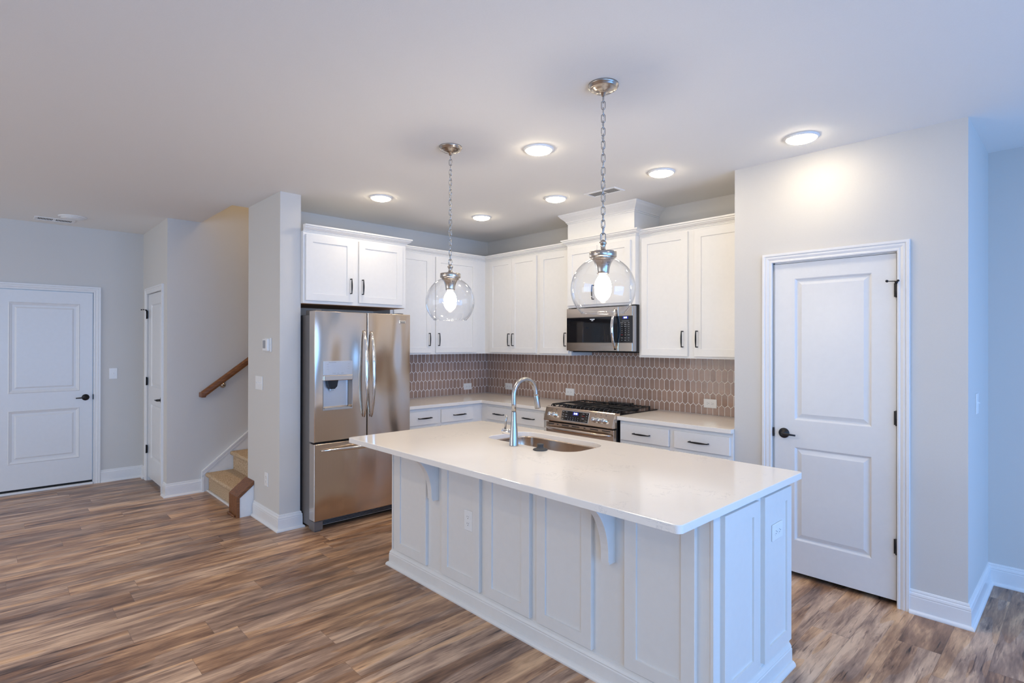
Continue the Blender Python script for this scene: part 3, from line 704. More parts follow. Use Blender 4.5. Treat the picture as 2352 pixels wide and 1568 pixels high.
# corbels
def corbel(x1):
    x0 = x1-.046; Mc = Matrix(((0, 0, 1, 0), (-1, 0, 0, CY0), (0, 1, 0, 0), (0, 0, 0, 1)))   # u = out of face, v = up, w = x
    zt = .868; out = .262; dr = .318
    p = [(0, zt), (out, zt), (out, zt-.018), (out-.014, zt-.022)]
    n = 14
    for i in range(n+1):
        a = i/n*PI/2; p.append((out-.014-(out-.014-.052)*math.sin(a), zt-.024-(dr-.055)*(1-math.cos(a))))
    p += [(.052, zt-dr+.012), (.046, zt-dr+.012), (.046, zt-dr), (0, zt-dr)]
    MB(Mc).poly(p, x0+.004, x1, .0015).build('corbel', M['island'], isl)
corbel(2.277); corbel(3.590)
# island countertop with the sink opening
top = thing('island_countertop', 'cream quartz island countertop with rounded corners and sink opening', 'countertop', ((IX0+IX1)/2, (IY0+IY1)/2, .8685))
def holed_slab(outer, inner, z0, z1, bev):
    t = bmesh.new()
    def loop(pts, z): return [t.verts.new((p[0], p[1], z)) for p in pts]
    def band(a, b):
        for i in range(len(a)):
            j = (i+1) % len(a); t.faces.new((a[i], a[j], b[j], b[i]))
    def inset(pts, d):
        n = len(pts); out = []
        for i in range(n):
            a = Vector(pts[i-1]); b = Vector(pts[i]); c_ = Vector(pts[(i+1) % n]); d0 = (b-a).normalized(); d1 = (c_-b).normalized()
            nn = Vector((-d0.y-d1.y, d0.x+d1.x)); nn.normalize(); out.append((b.x+nn.x*d, b.y+nn.y*d))
        return out
    o_in = inset(outer, bev); i_in = inset(inner, -bev)
    A = [loop(outer, z0), loop(outer, z1-bev), loop(inset(outer, bev*.3), z1-bev*.3), loop(o_in, z1)]
    for a, b in zip(A, A[1:]): band(a, b)
    Bq = [loop(inner, z0), loop(inner, z1-bev), loop(inset(inner, -bev*.3), z1-bev*.3), loop(i_in, z1)]
    for a, b in zip(Bq, Bq[1:]): band(b, a)
    def cap(a, b):
        ed = []
        for L_ in (a, b):
            for i in range(len(L_)):
                e_ = t.edges.get((L_[i], L_[(i+1) % len(L_)])) or t.edges.new((L_[i], L_[(i+1) % len(L_)])); ed.append(e_)
        bmesh.ops.triangle_fill(t, use_beauty=True, use_dissolve=False, edges=ed)
    cap(A[-1], Bq[-1]); cap(A[0], Bq[0])
    bmesh.ops.recalc_face_normals(t, faces=t.faces); return t
SR = [.085, .11, .13, .11]
x = MB(); x._merge(holed_slab(rrect(IX0, IX1, IY0, IY1, .022, 8), rrect(SH[0], SH[1], SH[2], SH[3], SR, 10), .8685, IZ, .003)); x.build('slab', M['quartz'], top)
# sink
sk_ = thing('sink', 'stainless undermount sink set in the island countertop', 'sink', (2.66, -1.85, .66))
t = bmesh.new()
ro = rrect(SH[0]+.004, SH[1]-.004, SH[2]+.004, SH[3]-.004, SR, 10)
rb = rrect(SH[0]+.012, SH[1]-.012, SH[2]+.012, SH[3]-.012, SR, 10); cxs = (SH[0]+SH[1])/2; cys = (SH[2]+SH[3])/2
rc = [(cxs+(p[0]-cxs)*.90, cys+(p[1]-cys)*.86) for p in rb]; rd = [(cxs+(p[0]-cxs)*.15, cys+(p[1]-cys)*.2) for p in rb]
ro2 = [(cxs+(p[0]-cxs)*1.05, cys+(p[1]-cys)*1.06) for p in ro]
rows = [[t.verts.new((p[0], p[1], z_)) for p in r_] for r_, z_ in ((ro2, .8675), (ro, .8675), (ro, .862), (rb, .695), (rc, .670), (rd, .662))]
for a, b_ in zip(rows, rows[1:]):
    for i in range(len(a)): j = (i+1) % len(a); t.faces.new((a[i], a[j], b_[j], b_[i]))
t.faces.new(rows[-1]); bmesh.ops.recalc_face_normals(t, faces=t.faces)
for f in t.faces: f.smooth = True; f.normal_flip()
x = MB(); x._merge(t); sb = x.build('basin', M['sinksteel'], sk_)
MB().lathe([(.045, .663), (.045, .668), (.036, .669), (.033, .664)], (2.66, -1.80, 0)).build('drain', M['chrome'], sk_)
# faucet
FXc, FYc = 2.655, -2.101
fa = thing('faucet', 'brushed steel gooseneck pull-down faucet behind the island sink', 'faucet', (FXc, FYc, IZ))
MB().lathe([(.0275, 0), (.0275, .004), (.0262, .008), (.0225, .085), (.0170, .150), (.0145, .200), (.0145, .2015)], (FXc, FYc, IZ), 40).build('body', M['faucet'], fa)
r_ = .094; zc = 1.196
path = [(FXc, FYc, 1.10), (FXc, FYc, 1.15), (FXc, FYc, zc)]+[(FXc, FYc+r_-r_*math.cos(a), zc+r_*math.sin(a)) for a in [k*PI/20 for k in range(1, 21)]]
path += [(FXc, FYc+2*r_+.001, zc-.008)]
MB().tube(path, .0138, 20, side=(1, 0, 0)).build('spout', M['faucet'], fa)
wy = FYc+2*r_
MB().tube([(FXc, wy+.001, zc-.006), (FXc, wy+.003, zc-.012), (FXc, wy+.008, zc-.04), (FXc, wy+.016, zc-.085), (FXc, wy+.017, zc-.090)], [.0140, .0158, .0170, .0195, .0180], 20, side=(1, 0, 0)).build('spray_head', M['faucet'], fa)
MB().box((FXc-.006, wy+.021, zc-.05), (FXc+.006, wy+.029, zc-.022), .002).build('spray_button', M['black'], fa, label='black spray button')
MB().tube([(FXc-.015, FYc, IZ+.078), (FXc-.060, FYc, IZ+.078), (FXc-.062, FYc, IZ+.078), (FXc-.092, FYc, IZ+.078), (FXc-.097, FYc, IZ+.078)], [.0165, .0165, .0165, .0165, .011], 20).build('handle_barrel', M['chrome'], fa)
MB().tube([(FXc-.078, FYc, IZ+.088), (FXc-.070, FYc-.002, IZ+.13), (FXc-.058, FYc-.004, IZ+.178)], [(.0065, .0055), (.006, .005), (.0075, .004)], 12).build('lever', M['faucet'], fa)
sp = thing('sink_stopper', 'black rubber sink stopper lying on the island countertop in front of the sink', 'stopper', (2.853, -2.080, IZ))
MB().lathe([(.040, 0), (.043, .003), (.040, .007), (.024, .012), (.018, .018), (.018, .026), (.020, .030), (.020, .034), (.016, .036)], (2.853, -2.080, IZ), 36).build('body', M['rubber'], sp)

# ------------------------------------------------------------------ refrigerator
rf = thing('refrigerator', 'stainless french-door refrigerator with bottom freezer drawer and dispenser', 'refrigerator', (.4, -2.06, 0))
FY0, FY1, FXD, FXB = -2.508, -1.622, .800, .700
FM = (FY0+FY1)/2 + .0175
MB().box((.05, FY0+.012, .03), (FXB, FY1-.004, 1.735), .003, 1).box((.05, FY0+.03, .0), (.1, FY0+.08, .03)).build('body', M['bodygrey'], rf)
ff = frame((FXB+.006, 0, 0), '+x'); TD = FXD-FXB-.006
def fdoor(u0, u1, v0, v1, hole=None):
    mb = MB(ff)
    if hole:
        a, b, c, d = hole; ud, vd = .10, .13
        # front is a plate with an opening, built from slab pieces around it
        t = bmesh.new(); V = lambda u, v, w: t.verts.new((u, v, w))
        def q(*p): t.faces.new([V(*k) for k in p])
        e_ = .004; w = TD
        q((u0, v0, 0), (u0, v1, 0), (u1, v1, 0), (u1, v0, 0))
        for (A, Bb) in (((u0, v0), (u1, v0)), ((u1, v0), (u1, v1)), ((u1, v1), (u0, v1)), ((u0, v1), (u0, v0))):
            ia = (min(max(A[0], u0+e_), u1-e_), min(max(A[1], v0+e_), v1-e_)); ib = (min(max(Bb[0], u0+e_), u1-e_), min(max(Bb[1], v0+e_), v1-e_))
            q((*A, 0), (*Bb, 0), (*Bb, w-e_), (*A, w-e_)); q((*A, w-e_), (*Bb, w-e_), (*ib, w), (*ia, w))
        U0, U1, V0, V1 = u0+e_, u1-e_, v0+e_, v1-e_
        q((U0, V0, w), (a, V0, w), (a, V1, w), (U0, V1, w)); q((b, V0, w), (U1, V0, w), (U1, V1, w), (b, V1, w))
        q((a, V0, w), (b, V0, w), (b, c, w), (a, c, w)); q((a, d, w), (b, d, w), (b, V1, w), (a, V1, w))
        dp = w-.055
        q((a, c, w), (b, c, w), (b-.012, c+.02, dp), (a+.012, c+.02, dp)); q((a, d, w), (a+.012, d, dp), (b-.012, d, dp), (b, d, w))
        q((a, c, w), (a+.012, c+.02, dp), (a+.012, d, dp), (a, d, w)); q((b, c, w), (b, d, w), (b-.012, d, dp), (b-.012, c+.02, dp)); q((a+.012, c+.02, dp), (b-.012, c+.02, dp), (b-.012, d, dp), (a+.012, d, dp))
        bmesh.ops.remove_doubles(t, verts=t.verts, dist=1e-6); bmesh.ops.recalc_face_normals(t, faces=t.faces); mb._merge(t)
    else: mb.box((u0, v0, 0), (u1, v1, TD), .004, 2)
    return mb
dl = fdoor(FY0, FM-.003, .716, 1.762, (-2.435, -2.186, .972, 1.207)).build('door', M['fridgesteel'], rf)
dr_ = fdoor(FM+.003, FY1, .716, 1.762).build('door', M['fridgesteel'], rf)
fz = fdoor(FY0, FY1, .092, .702).build('freezer_drawer', M['fridgesteel'], rf)
f0 = frame((FXD, 0, 0), '+x')
def bow(parent, p0, p1, bow_, wide, thick, side):
    n = 24; path = []; rad = []
    for i in range(n+1):
        s_ = i/n; k = math.sin(PI*s_); q = Vector(p0).lerp(Vector(p1), s_)
        path.append((q.x, q.y, .012+bow_*(k**.75))); rad.append((.004+wide*(k**.5), .003+thick*(k**.5)))
    return MB(f0).tube(path, rad, 16, side=side).build('handle', M['chrome'], parent, label='polished bowed handle')
bow(dl, (FM-.034, 1.615, 0), (FM-.034, .885, 0), .052, .013, .008, (1, 0, 0))
bow(dr_, (FM+.034, 1.610, 0), (FM+.034, .880, 0), .052, .013, .008, (1, 0, 0))
bow(fz, (-2.455, .648, 0), (FY1+.055, .648, 0), .045, .012, .008, (0, 1, 0))
# dispenser
MB(f0).box((-2.437, 1.246, .0002), (-2.184, 1.362, .005), .002).build('dispenser_panel', M['lightsteel'], dl, label='light grey control panel')
MB(f0).box((-2.437, 1.204, .0002), (-2.184, 1.246, .013), .004).build('dispenser_shelf', M['steel'], dl)
mb = MB(f0)
for i, (u, v) in enumerate([(-2.40, 1.335), (-2.40, 1.315), (-2.40, 1.295), (-2.22, 1.335), (-2.22, 1.315), (-2.22, 1.295)]): mb.box((u-.008, v, .005), (u+.008, v+.002, .0054))
mb.text('Water', .012, (-2.345, 1.262, .0052)).text('Ice', .012, (-2.31, 1.262, .0052)).text('Light', .012, (-2.275, 1.262, .0052)).text('FRIGIDAIRE', .013, (-2.36, 1.350, .0052))
mb.build('dispenser_marks', M['greyplastic'], dl)
MB(f0).box((-2.435, .966, -.05), (-2.186, .978, .006), .002).box((-2.4375, .966, 0), (-2.434, 1.206, .005)).box((-2.187, .966, 0), (-2.1835, 1.206, .005)).build('dispenser_trim', M['greyplastic'], dl)
MB(f0).poly([(-2.395, 1.205), (-2.305, 1.205), (-2.315, 1.155), (-2.335, 1.135), (-2.37, 1.135), (-2.385, 1.155)], -.045, -.003).build('dispenser_nozzle', M['enamel'], dl, label='black nozzle housing')
mb = MB(f0)
for u in (-2.362, -2.350, -2.338): mb.box((u-.004, 1.118, -.03), (u+.004, 1.140, -.012), .002)
mb.build('dispenser_spout', M['chrome'], dl)
MB(f0).box((-2.42, .978, -.05), (-2.20, .983, -.005)).build('drip_tray', M['greyplastic'], dl)
MB(f0).box((-2.421, .984, -.0535), (-2.200, 1.205, -.0515)).build('dispenser_recess', M['lightsteel'], dl, label='light grey recess back')
# badge
bd = MB(f0).box((-1.735, 1.683, 0), (-1.672, 1.708, .003), .001).build('badge', M['chrome'], dr_, label='small bright name badge')
MB(f0).text('FRIGIDAIRE', .0105, (-1.7035, 1.699, .0032)).box((-1.728, 1.686, .003), (-1.679, 1.691, .0034)).build('badge_lettering', M['markdark'], dr_)
# toe grille, feet, hinge covers
MB().box((.62, FY0+.075, .03), (.735, FY1-.075, .082), .004).build('toe_grille', M['greyplastic'], rf)
mb = MB()
for k in range(4): mb.box((.733, FY0+.09, .038+k*.0105), (.7385, FY1-.09, .0445+k*.0105), .001, 1)
mb.build('grille_slots', M['slot'], rf)
for y_ in (FY0+.008, FY1-.082): 
    MB().box((FXB-.02, y_, .012), (.782, y_+.074, .084), .004).box((FXB, y_+.012, 0), (.765, y_+.062, .012)).build('foot_cover', M['bodygrey'], rf)
for y_ in (FY0+.03, FY1-.09): MB().box((.56, y_, 1.735), (.745, y_+.055, 1.775), .006).build('hinge_cover', M['bodygrey'], rf)

# ------------------------------------------------------------------ microwave
mw = thing('microwave', 'stainless over-the-range microwave with black glass door', 'microwave', (1.975, -.2, 1.44))
A0, A1, MZ0, MZ1 = 1.598, 2.353, 1.440, 1.831
MB().box((A0+.002, -.362, MZ0-.006), (A1, -.01, MZ1+.006)).build('body', M['enamel'], mw)
fm = frame((0, -.364, 0), '-y'); T = .036
md = MB(fm).box((A0, MZ0, 0), (2.188, 1.515, T), .002, 1).box((A0, 1.746, 0), (2.188, MZ1, T), .002, 1).box((A0, 1.515, 0), (2.188, 1.746, T-.004)).build('door', M['steel'], mw)
MB(fm).box((A0+.003, 1.516, T-.004), (2.188, 1.745, T+.0005), .0005, 1).build('door_glass', M['blackglass'], md, label='black glass')
MB(fm).text('FRIGIDAIRE', .0105, (1.905, 1.726, T+.0008)).text('GALLERY', .006, (1.905, 1.714, T+.0008)).build('door_lettering', M['lettering'], md)
n = 20; path = []; rad = []
for i in range(n+1):
    s_ = i/n; k = math.sin(PI*s_); path.append((2.158, 1.815-s_*.362, T+.004+.048*k**.8)); rad.append((.010+.005*k**.5, .0035+.004*k**.5))
MB(fm).tube(path, rad, 14, side=(1, 0, 0)).build('handle', M['chrome'], md, label='polished curved handle')
mp_ = MB(fm).box((2.190, MZ0, 0), (2.334, 1.515, T), .002, 1).box((2.190, 1.746, 0), (2.334, MZ1, T), .002, 1).box((2.190, 1.515, 0), (2.334, 1.746, T-.004)).build('control_panel', M['steel'], mw)
MB(fm).box((2.3345, MZ0, 0), (A1, MZ1, T-.004), .003).build('side_strip', M['greyplastic'], mw)
MB(fm).box((2.191, 1.516, T-.004), (2.334, 1.745, T+.0005), .0005, 1).build('keypad_glass', M['blackglass'], mp_)
MB(fm).box((2.236, 1.721, T+.0004), (2.292, 1.742, T+.0009)).build('display', M['blue'], mp_, label='blue display')
MB(fm).text('8:10', .019, (2.264, 1.7315, T+.001)).build('display_digits', M['digits'], mp_)
mb = MB(fm); cols = (2.228, 2.263, 2.298)
def kz(py): return 1.746-(py-435)/(1165-435)*.230
for py, ws in ((620, ('Popcorn', 'Potato', 'Melt')), (668, ('Veg', 'Reheat', 'Soften')), (720, ('Pizza', 'Defrost', 'Power'))):
    for c_, w_ in zip(cols, ws): mb.text(w_, .0075, (c_, kz(py), T+.0008))
for py, ws in ((780, '123'), (838, '456'), (895, '789')):
    for c_, w_ in zip(cols, ws): mb.text(w_, .012, (c_, kz(py), T+.0008))
mb.text('0', .012, (cols[1], kz(955), T+.0008)).text('START', .0075, (cols[2], kz(955), T+.0008))
for py, ws in ((1035, ('Timer', 'Clock', 'Vent')), (1100, ('Lo', 'Light', 'Hi'))):
    for c_, w_ in zip(cols, ws): mb.text(w_, .0080, (c_, kz(py), T+.0008))
mb.box((2.225, kz(575)-.0007, T+.0004), (2.300, kz(575)+.0007, T+.0008))
mb.build('key_markings', M['mark'], mp_)
MB(fm).text('STOP', .0080, (cols[0], kz(955), T+.0008)).build('stop_key', M['red'], mp_, label='red stop key')
MB().box((A0+.04, -.355, MZ0-.014), (A1-.02, -.05, MZ0-.006), .002).build('bottom_vent', M['slot'], mw)

# ------------------------------------------------------------------ range
rg = thing('range', 'stainless slide-in gas range with black cast iron grates', 'range', (1.97, -.33, 0))
G0, G1 = 1.592, 2.348
MB().box((G0+.002, -.640, .05), (G1-.002, -.02, .905)).box((G0+.04, -.58, 0), (G1-.04, -.1, .05)).build('body', M['enamel'], rg)
Mr = Matrix(((0, 0, 1, 0), (1, 0, 0, 0), (0, 1, 0, 0), (0, 0, 0, 1)))   # u=y, v=z, w=x
tilt = [(-.640, .812), (-.700, .812), (-.703, .818), (-.668, .930), (-.662, .936), (-.640, .937)]
cp = MB(Mr).poly(tilt, G0-.004, G1+.002, .0015).box((-.645, .875, G1), (-.60, .932, G1+.003)).build('control_panel', M['steel'], rg)
pa = Vector((0, -.703, .818)); pb = Vector((0, -.668, .930)); vup = (pb-pa).normalized(); nrm = Vector((1, 0, 0)).cross(vup)
nrm = -nrm if nrm.y > 0 else nrm
Mp = Matrix((Vector((1, 0, 0)), vup, nrm)).transposed().to_4x4(); Mp.translation = pa
if Mp.to_3x3().determinant() < 0: pass
for x_ in (1.665, 1.720, 2.160, 2.213, 2.266):
    kb = MB(Mp).lathe([(.0235, 0), (.0235, .004), (.0205, .006), (.0195, .028), (.0170, .031)], (x_, .052, .0005), 28).build('knob', M['chrome'], cp, label='round steel knob')
    MB(Mp).box((x_-.004, .052-.015, .028), (x_+.004, .052+.015, .036), .002, 1).build('knob_grip', M['chrome'], kb)
for x_ in (1.665, 1.720, 2.160, 2.213, 2.266): MB(Mp).box((x_-.004, .094, .0003), (x_+.004, .101, .0007)).build('burner_mark', M['markdark'], cp)
MB(Mp).box((1.788, .012, .0003), (2.095, .104, .003), .002).build('display_bezel', M['lightsteel'], cp)
dg = MB(Mp).box((1.792, .016, .003), (2.091, .100, .0042)).build('display_glass', M['blackglass'], cp)
MB(Mp).box((1.918, .068, .0043), (1.978, .094, .0046)).build('clock_window', M['blue'], cp, label='blue clock window')
MB(Mp).text('8:10', .022, (1.948, .081, .0048)).build('clock_digits', M['digits'], cp)
mb = MB(Mp)
for x_, z_, w_ in ((1.81, .090, 'Bake'), (1.845, .090, 'Broil'), (1.81, .068, 'Conv'), (1.845, .066, 'Roast'), (1.81, .048, 'Warm'), (1.845, .048, 'Clean'), (1.81, .028, 'Light'),
                   (2.035, .088, 'Timer'), (2.072, .090, 'Set'), (2.072, .070, 'Hi'), (2.035, .045, 'START'), (2.072, .050, 'Lo'), (2.072, .030, 'Lock')): mb.text(w_, .009, (x_, z_, .0048))
for i, ch in enumerate('12345'): mb.text(ch, .0105, (1.873+i*.0275, .044, .0048))
for i, ch in enumerate('67890'): mb.text(ch, .0105, (1.873+i*.0275, .026, .0048))
mb.build('key_markings', M['mark'], cp)
MB(Mp).text('CANCEL', .008, (2.035, .068, .0048)).build('cancel_key', M['red'], cp, label='red cancel key')
fo = frame((0, -.640, 0), '-y')
od = MB(fo).box((G0, .205, 0), (G1-.004, .797, .036), .003).build('oven_door', M['steel'], rg)
MB(fo).box((G0+.10, .30, .036), (G1-.10, .62, .038), .001, 1).build('oven_window', M['blackglass'], od)
mb = MB(fo)
for a, b_ in ((1.618, 1.69), (1.725, 1.742), (1.785, 1.865), (1.90, 1.985), (2.03, 2.05), (2.10, 2.185), (2.225, 2.31)): MB(fo).box((a, .779, .036), (b_, .786, .0366)).build('vent_slot', M['slot'], od)
mb = MB(fo); n = 20; path = []; rad = []
for i in range(n+1):
    s_ = i/n; k = math.sin(PI*s_); path.append((G0+.018+s_*(G1-G0-.036), .752, .046+.050*min(1, k*2.0)**.5)); rad.append((.005+.012*k**.35, .004+.009*k**.35))
mb.tube(path, rad, 16, side=(0, 1, 0)).build('handle', M['steel'], od, label='wide steel bar handle')
MB(fo).box((G0, .06, 0), (G1-.004, .198, .034), .003).build('storage_drawer', M['steel'], rg)
ck = MB().box((G0, -.640, .905), (G1, -.02, .921), .003).build('cooktop', M['enamel'], rg)
MB().poly(rrect(1.86, 2.11, -.110, -.028, .02), .921, .958, .006).build('rear_vent', M['enamel'], rg, label='raised rear vent')
for bx, by, br in ((1.72, -.50, .045), (1.72, -.21, .035), (1.97, -.36, .05), (2.22, -.50, .038), (2.22, -.21, .045)):
    bn = MB().lathe([(br, 0), (br, .008), (br*.8, .010), (br*.8, .016), (br*.75, .019)], (bx, by, .921), 28).build('burner', M['iron'], rg)
def grate(x0, x1):
    g = MB(); zt = .955; w = .0045
    def bar(p, q, h=.011): 
        g.box((min(p[0], q[0])-w if p[0] == q[0] else min(p[0], q[0]), min(p[1], q[1])-w if p[1] == q[1] else min(p[1], q[1]), zt-h), (max(p[0], q[0])+w if p[0] == q[0] else max(p[0], q[0]), max(p[1], q[1])+w if p[1] == q[1] else max(p[1], q[1]), zt), .0015, 1)
    n_ = 6; yF, yB = -.605, -.125
    for i in range(n_):
        x_ = x0+.008+(x1-x0-.016)*i/(n_-1)
        full = i in (0, n_-1)
        segs = [(yF, yB)] if full else [(yF, yF+.075), (-.40, -.325), (yB-.06, yB)]
        for a, b_ in segs: bar((x_, a), (x_, b_))
        # the hooked front end bends down to the cooktop
        g.tube([(x_, yF+.012, zt-.0055), (x_, yF-.004, zt-.007), (x_, yF-.013, zt-.014), (x_, yF-.016, zt-.031)], [(.0045, .0055)]*4, 8, side=(1, 0, 0))
    for y_ in (-.545, -.415, -.30, -.16): bar((x0+.004, y_), (x1-.004, y_))
    for x_ in (x0+.006, x1-.006):
        for y_ in (yF+.02, yB-.01): g.box((x_-.006, y_-.006, .921), (x_+.006, y_+.006, zt-.005))
    return g.build('grate', M['iron'], rg, label='black cast iron grate')
for a, b_ in ((G0+.008, 1.842), (1.846, 2.096), (2.100, G1-.008)): grate(a, b_)

# ------------------------------------------------------------------ outlets, switches, thermostat
def outlet(label, face, o, u, v, horiz, group=None, wdt=.073, ht=.115, w0=.0):
    Mf = frame(o, face) @ Matrix.Translation((u, v, w0)) 
    if horiz: Mf = Mf @ Matrix.Rotation(PI/2, 4, 'Z')
    c_ = Mf @ Vector((0, 0, 0)); t = thing('wall_outlet', label, 'outlet', c_, group)
    MB(Mf).box((-wdt/2, -ht/2, 0), (wdt/2, ht/2, .006), .0025).build('cover_plate', M['plate'], t)
    for s_ in (-1, 1):
        r = MB(Mf).poly(rrect(-.017, .017, s_*.0195-.0145, s_*.0195+.0145, .012, 5), .006, .0072).build('receptacle', M['plate'], t)
        MB(Mf).box((-.0075, s_*.0195+.000, .0072), (-.0055, s_*.0195+.008, .0076)).box((.0055, s_*.0195+.001, .0072), (.0075, s_*.0195+.007, .0076)).lathe([(.0025, 0), (.0025, .0004)], (0, s_*.0195-.007, .0072), 10).build('slots', M['markdark'], r)
    return t
zo = 1.008
outlet('white outlet in the backsplash nearest the pantry wall', '-y', (0, 0, 0), 2.838, 1.009, True, w0=.0065)
outlet('white outlet in the backsplash between faucet and range', '-y', (0, 0, 0), 1.307, 1.004, True, w0=.0065)
outlet('white outlet in the backsplash just right of the kitchen corner, behind the faucet', '-y', (0, 0, 0), .383, 1.008, True, w0=.0065)
outlet('white outlet in the backsplash left of the kitchen corner', '+x', (0, 0, 0), -.318, 1.002, True, w0=.0065)
outlet('white outlet low on the stub wall above its baseboard', '-y', (0, -2.686, 0), .278, .367, False)
outlet('white outlet on the long panelled front of the island', '-y', (0, CY0, 0), 2.585, .500, False, w0=.0128)
outlet('white sideways outlet on the end panel of the island', '+x', (CX1, 0, 0), -1.806, .672, True, w0=.0128)
def switch(label, face, o, u, v, gangs):
    Mf = frame(o, face) @ Matrix.Translation((u, v, 0)); wd = .073+.046*(gangs-1)
    t = thing('light_switch', label, 'light switch', Mf @ Vector((0, 0, 0)))
    MB(Mf).box((-wd/2, -.0585, 0), (wd/2, .0585, .006), .0025).build('cover_plate', M['plate'], t)
    for i in range(gangs):
        x_ = (i-(gangs-1)/2)*.046
        MB(Mf).box((x_-.005, -.012, .005), (x_+.005, .012, .0075), .001, 1).box((x_-.0035, 0, .007), (x_+.0035, .008, .016), .001, 1).build('toggle', M['plate'], t)
switch('white light switch beside the entry door', '+x', (-2.32, 0, 0), -3.39, 1.168, 1)
switch('wide white multi-gang light switch on the stub wall', '-y', (0, -2.686, 0), .100, 1.163, 3)
switch('white light switch on the narrow alcove side of the pantry wall', '+x', (PX1, 0, 0), -.29, 1.172, 1)
th = thing('thermostat', 'small white thermostat on the stub wall', 'thermostat', (.31, -2.69, 1.49))
Mf = frame((0, -2.686, 0), '-y')
MB(Mf).box((.245, 1.432, 0), (.385, 1.548, .010), .004).build('wall_plate', M['plate'], th)
MB(Mf).box((.262, 1.440, .010), (.372, 1.541, .034), .005).build('housing', M['plate'], th)
MB(Mf).box((.275, 1.462, .034), (.335, 1.528, .0348)).build('screen', M['greyplastic'], th, label='grey screen')

# ------------------------------------------------------------------ ceiling fixtures
def disc(label, x_, y_, on, r=.094, group=None, name='ceiling_light', lm='lamp'):
    t = thing(name, label, 'ceiling light', (x_, y_, H), group)
    Mz = frame((x_, y_, H), '-z')
    MB(Mz).lathe([(r, 0), (r, .004), (r*.93, .010), (r*.86, .012), (r*.84, .010)], (0, 0, 0), 48).build('trim_ring', M['plate'], t)
    MB(Mz).lathe([(r*.84, .0095), (r*.80, .017), (r*.62, .024), (r*.3, .028), (.002, .029)], (0, 0, 0), 48).build('diffuser', M[lm] if on else M['plate'], t, label='glowing white diffuser' if on else None)
    return t
disc('lit ceiling light nearest the refrigerator cabinet', .951, -2.009, True)
disc('lit ceiling light between the two glass pendants', 2.653, -1.891, True)
disc('lit ceiling light nearest the kitchen corner', .987, -.942, True)
disc('lit ceiling light between kitchen corner and duct cover', 1.942, -.942, True)
disc('lit ceiling light right of the ceiling vent by the duct cover', 2.933, -.929, True)
disc('lit ceiling light over the pantry wall, farthest right', 3.857, -.921, True)
disc('unlit white disc light on the hall ceiling near the entry door', -1.767, -3.789, False, .113)
for i, (x_, y_) in enumerate(((5.9, -2.6), (6.2, -5.6), (3.6, -6.0), (1.8, -4.9))):  # unseen fixtures added to fill the room with warm light
    disc(['added unseen fill light on the ceiling by the patio window', 'added unseen fill light on the ceiling behind the camera', 'added unseen fill light on the ceiling in the middle of the room', 'added unseen fill light on the ceiling toward the entry'][i], x_, y_, True, lm='fill_lamp')
def vent(label, x0, x1, y0, y1):
    t = thing('ceiling_vent', label, 'vent', ((x0+x1)/2, (y0+y1)/2, H)); Mz = frame((0, 0, H), '-z')
    MB(Mz).slab(x0, x1, -y1, -y0, .006, [(x0+.02, x1-.02, -y1+.02, -y0-.02)], [(.001, -.004)], .003).build('grille_frame', M['plate'], t)
    lo = MB(Mz); lx = (x1-x0) > (y1-y0)
    L0, L1 = (x0+.025, x1-.025) if lx else (-y1+.025, -y0-.025); c0, c1 = (-y1+.024, -y0-.024) if lx else (x0+.024, x1-.024)
    n_ = int((L1-L0)/.011)
    for i in range(n_):
        a = L0+(L1-L0)*i/n_
        if abs(a-(L0+L1)/2) < .009: continue
        if lx: lo.box((a, c0, .002), (a+.006, c1, .0026))
        else: lo.box((c0, a, .002), (c1, a+.006, .0026))
    lo.build('slots', M['slot'], t)
vent('white ceiling vent in front of the duct cover', 2.186, 2.488, -.872, -.732)
vent('white ceiling vent beside the unlit hall disc light', -2.125, -1.965, -4.06, -3.75)

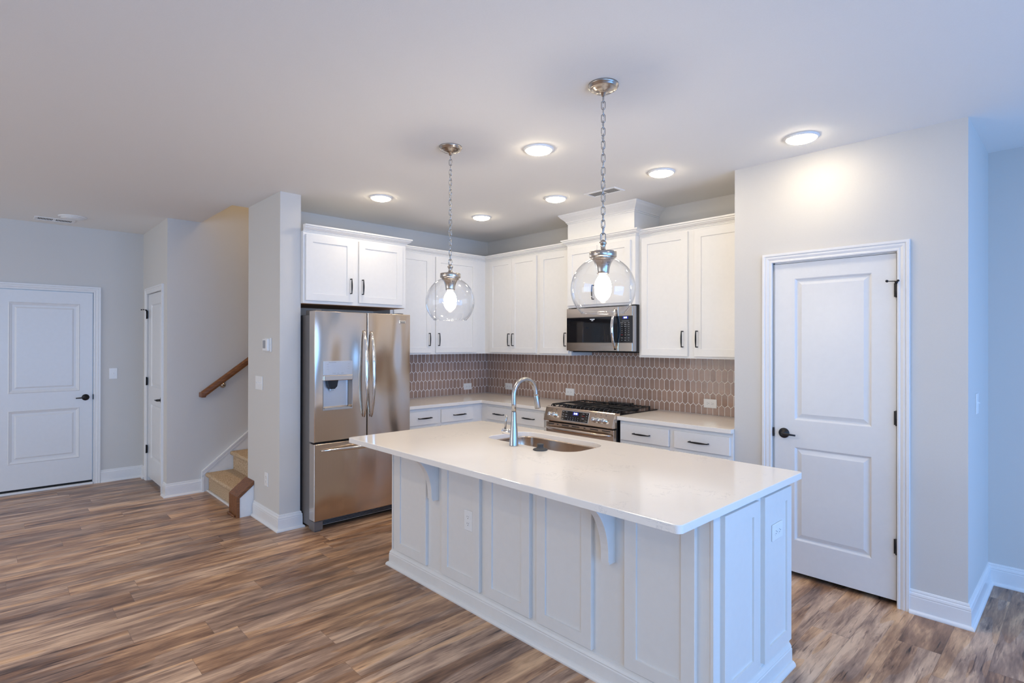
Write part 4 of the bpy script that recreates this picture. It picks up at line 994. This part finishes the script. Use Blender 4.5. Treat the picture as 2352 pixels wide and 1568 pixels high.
# ------------------------------------------------------------------ pendants
def pendant(x_, y_, label):
    p = thing('pendant_lamp', label, 'pendant lamp', (x_, y_, H), 'clear glass globe pendants over the island')
    cn = MB().lathe([(.071, 0), (.071, -.008), (.066, -.010), (.066, -.018), (.060, -.021), (.050, -.023), (.046, -.030), (.020, -.036), (.012, -.040), (.010, -.052), (.006, -.054)], (x_, y_, H), 48).build('canopy', M['nickel'], p)
    # chain
    zt, zb = 2.672, 1.992; pitch = .0305; n_ = int((zt-zb)/pitch); ch = MB(); pitch = (zt-zb)/n_
    for i in range(n_):
        zc_ = zt-pitch*(i+.5); hl = pitch/2+.0045; hw = .0088; pts_ = []
        a_ = (.5 if i % 2 else -.9)+random.uniform(-.25, .25)
        big = i >= n_-2
        if big: hw = .0115
        for k in range(16):
            q = 2*PI*k/16; cx_ = hw*math.cos(q); cz = (hl-hw)*(1 if math.sin(q) > 0 else -1)+hw*math.sin(q)
            if abs(math.sin(q)) < 1e-6: cz = 0
            pts_.append((x_+cx_*math.cos(a_), y_+cx_*math.sin(a_), zc_+cz))
        ch.tube(pts_, .0021 if not big else .0027, 8, closed=True)
    ch.build('chain', M['chain'], p)
    cpth = [(x_+.006*math.sin(k*1.3), y_+.005*math.cos(k*1.7), zt+.01-(zt-zb+.02)*k/44) for k in range(45)]
    MB().tube(cpth, .0013, 6).build('cord', M['cord'], p)
    MB().lathe([(.0035, 1.996), (.007, 1.994), (.011, 1.990), (.017, 1.984), (.018, 1.978), (.014, 1.973), (.0115, 1.966), (.0115, 1.956), (.016, 1.949), (.030, 1.942), (.040, 1.940), (.062, 1.939), (.0635, 1.937), (.0635, 1.915), (.062, 1.913), (.052, 1.912)], (x_, y_, 0), 48).build('cap', M['nickel'], p)
    hd = MB().lathe([(.056, 1.912), (.052, 1.906), (.040, 1.888), (.0325, 1.868), (.0295, 1.850), (.0285, 1.838), (.027, 1.836)], (x_, y_, 0), 48).build('socket_cup', M['nickel'], p)
    # globe shell, open at the bottom
    Rg, zc_ = .151, 1.765; prof = []
    a0 = math.asin(.0585/Rg); a1 = PI-math.asin(.101/Rg)
    for k in range(33):
        a = a0+(a1-a0)*k/32; prof.append((Rg*math.sin(a), Rg*math.cos(a)))
    g = MB().lathe(prof, (x_, y_, zc_), 64, caps=False)
    g.build('glass_shade', M['glass'], p, smooth=True, label='clear glass globe open at the bottom')
    zb_ = zc_+Rg*math.cos(a1); rr = Rg*math.sin(a1)
    MB().tube([(x_+rr*math.cos(k*PI/32), y_+rr*math.sin(k*PI/32), zb_) for k in range(64)], .0022, 8, closed=True).build('shade_rim', M['glass'], p)
    MB().lathe([(.013, 1.838), (.015, 1.832), (.026, 1.818), (.036, 1.798), (.040, 1.776), (.036, 1.754), (.024, 1.738), (.004, 1.732)], (x_, y_, 0), 32).build('bulb', M['bulb'], p, label='glowing white bulb')  # bulb drawn oversize, its shape standing in for the glare
    # small printed certification sticker on the cup, towards the room
    st_ = MB()
    def cp_(a, z):
        rr_ = .0335+(.0505-.0335)*((z-1.868)/(1.906-1.868))**1.3 if z > 1.868 else .0335
        return Vector((x_+rr_*math.cos(a), y_+rr_*math.sin(a), z))
    a0_ = math.radians(-25); t = bmesh.new()
    for i in range(7):
        for k in range(3):
            if (i*3+k) % 5 == 3: continue
            za = 1.872+k*.010; aa = a0_+i*.075+k*.03
            q_ = [cp_(aa, za), cp_(aa+.052, za), cp_(aa+.052, za+.0065), cp_(aa, za+.0065)]
            t.faces.new([t.verts.new(v) for v in q_])
    st_._merge(t); st_.build('sticker_print', M['markdark'], hd)
    return p
pendant(2.299, -2.307, 'clear glass globe pendant on a long chain, the one nearer the refrigerator')
pendant(3.453, -2.289, 'clear glass globe pendant on a long chain, the one in front of the microwave')
for o in bpy.data.objects:
    if '_o' in o: del o['_o']
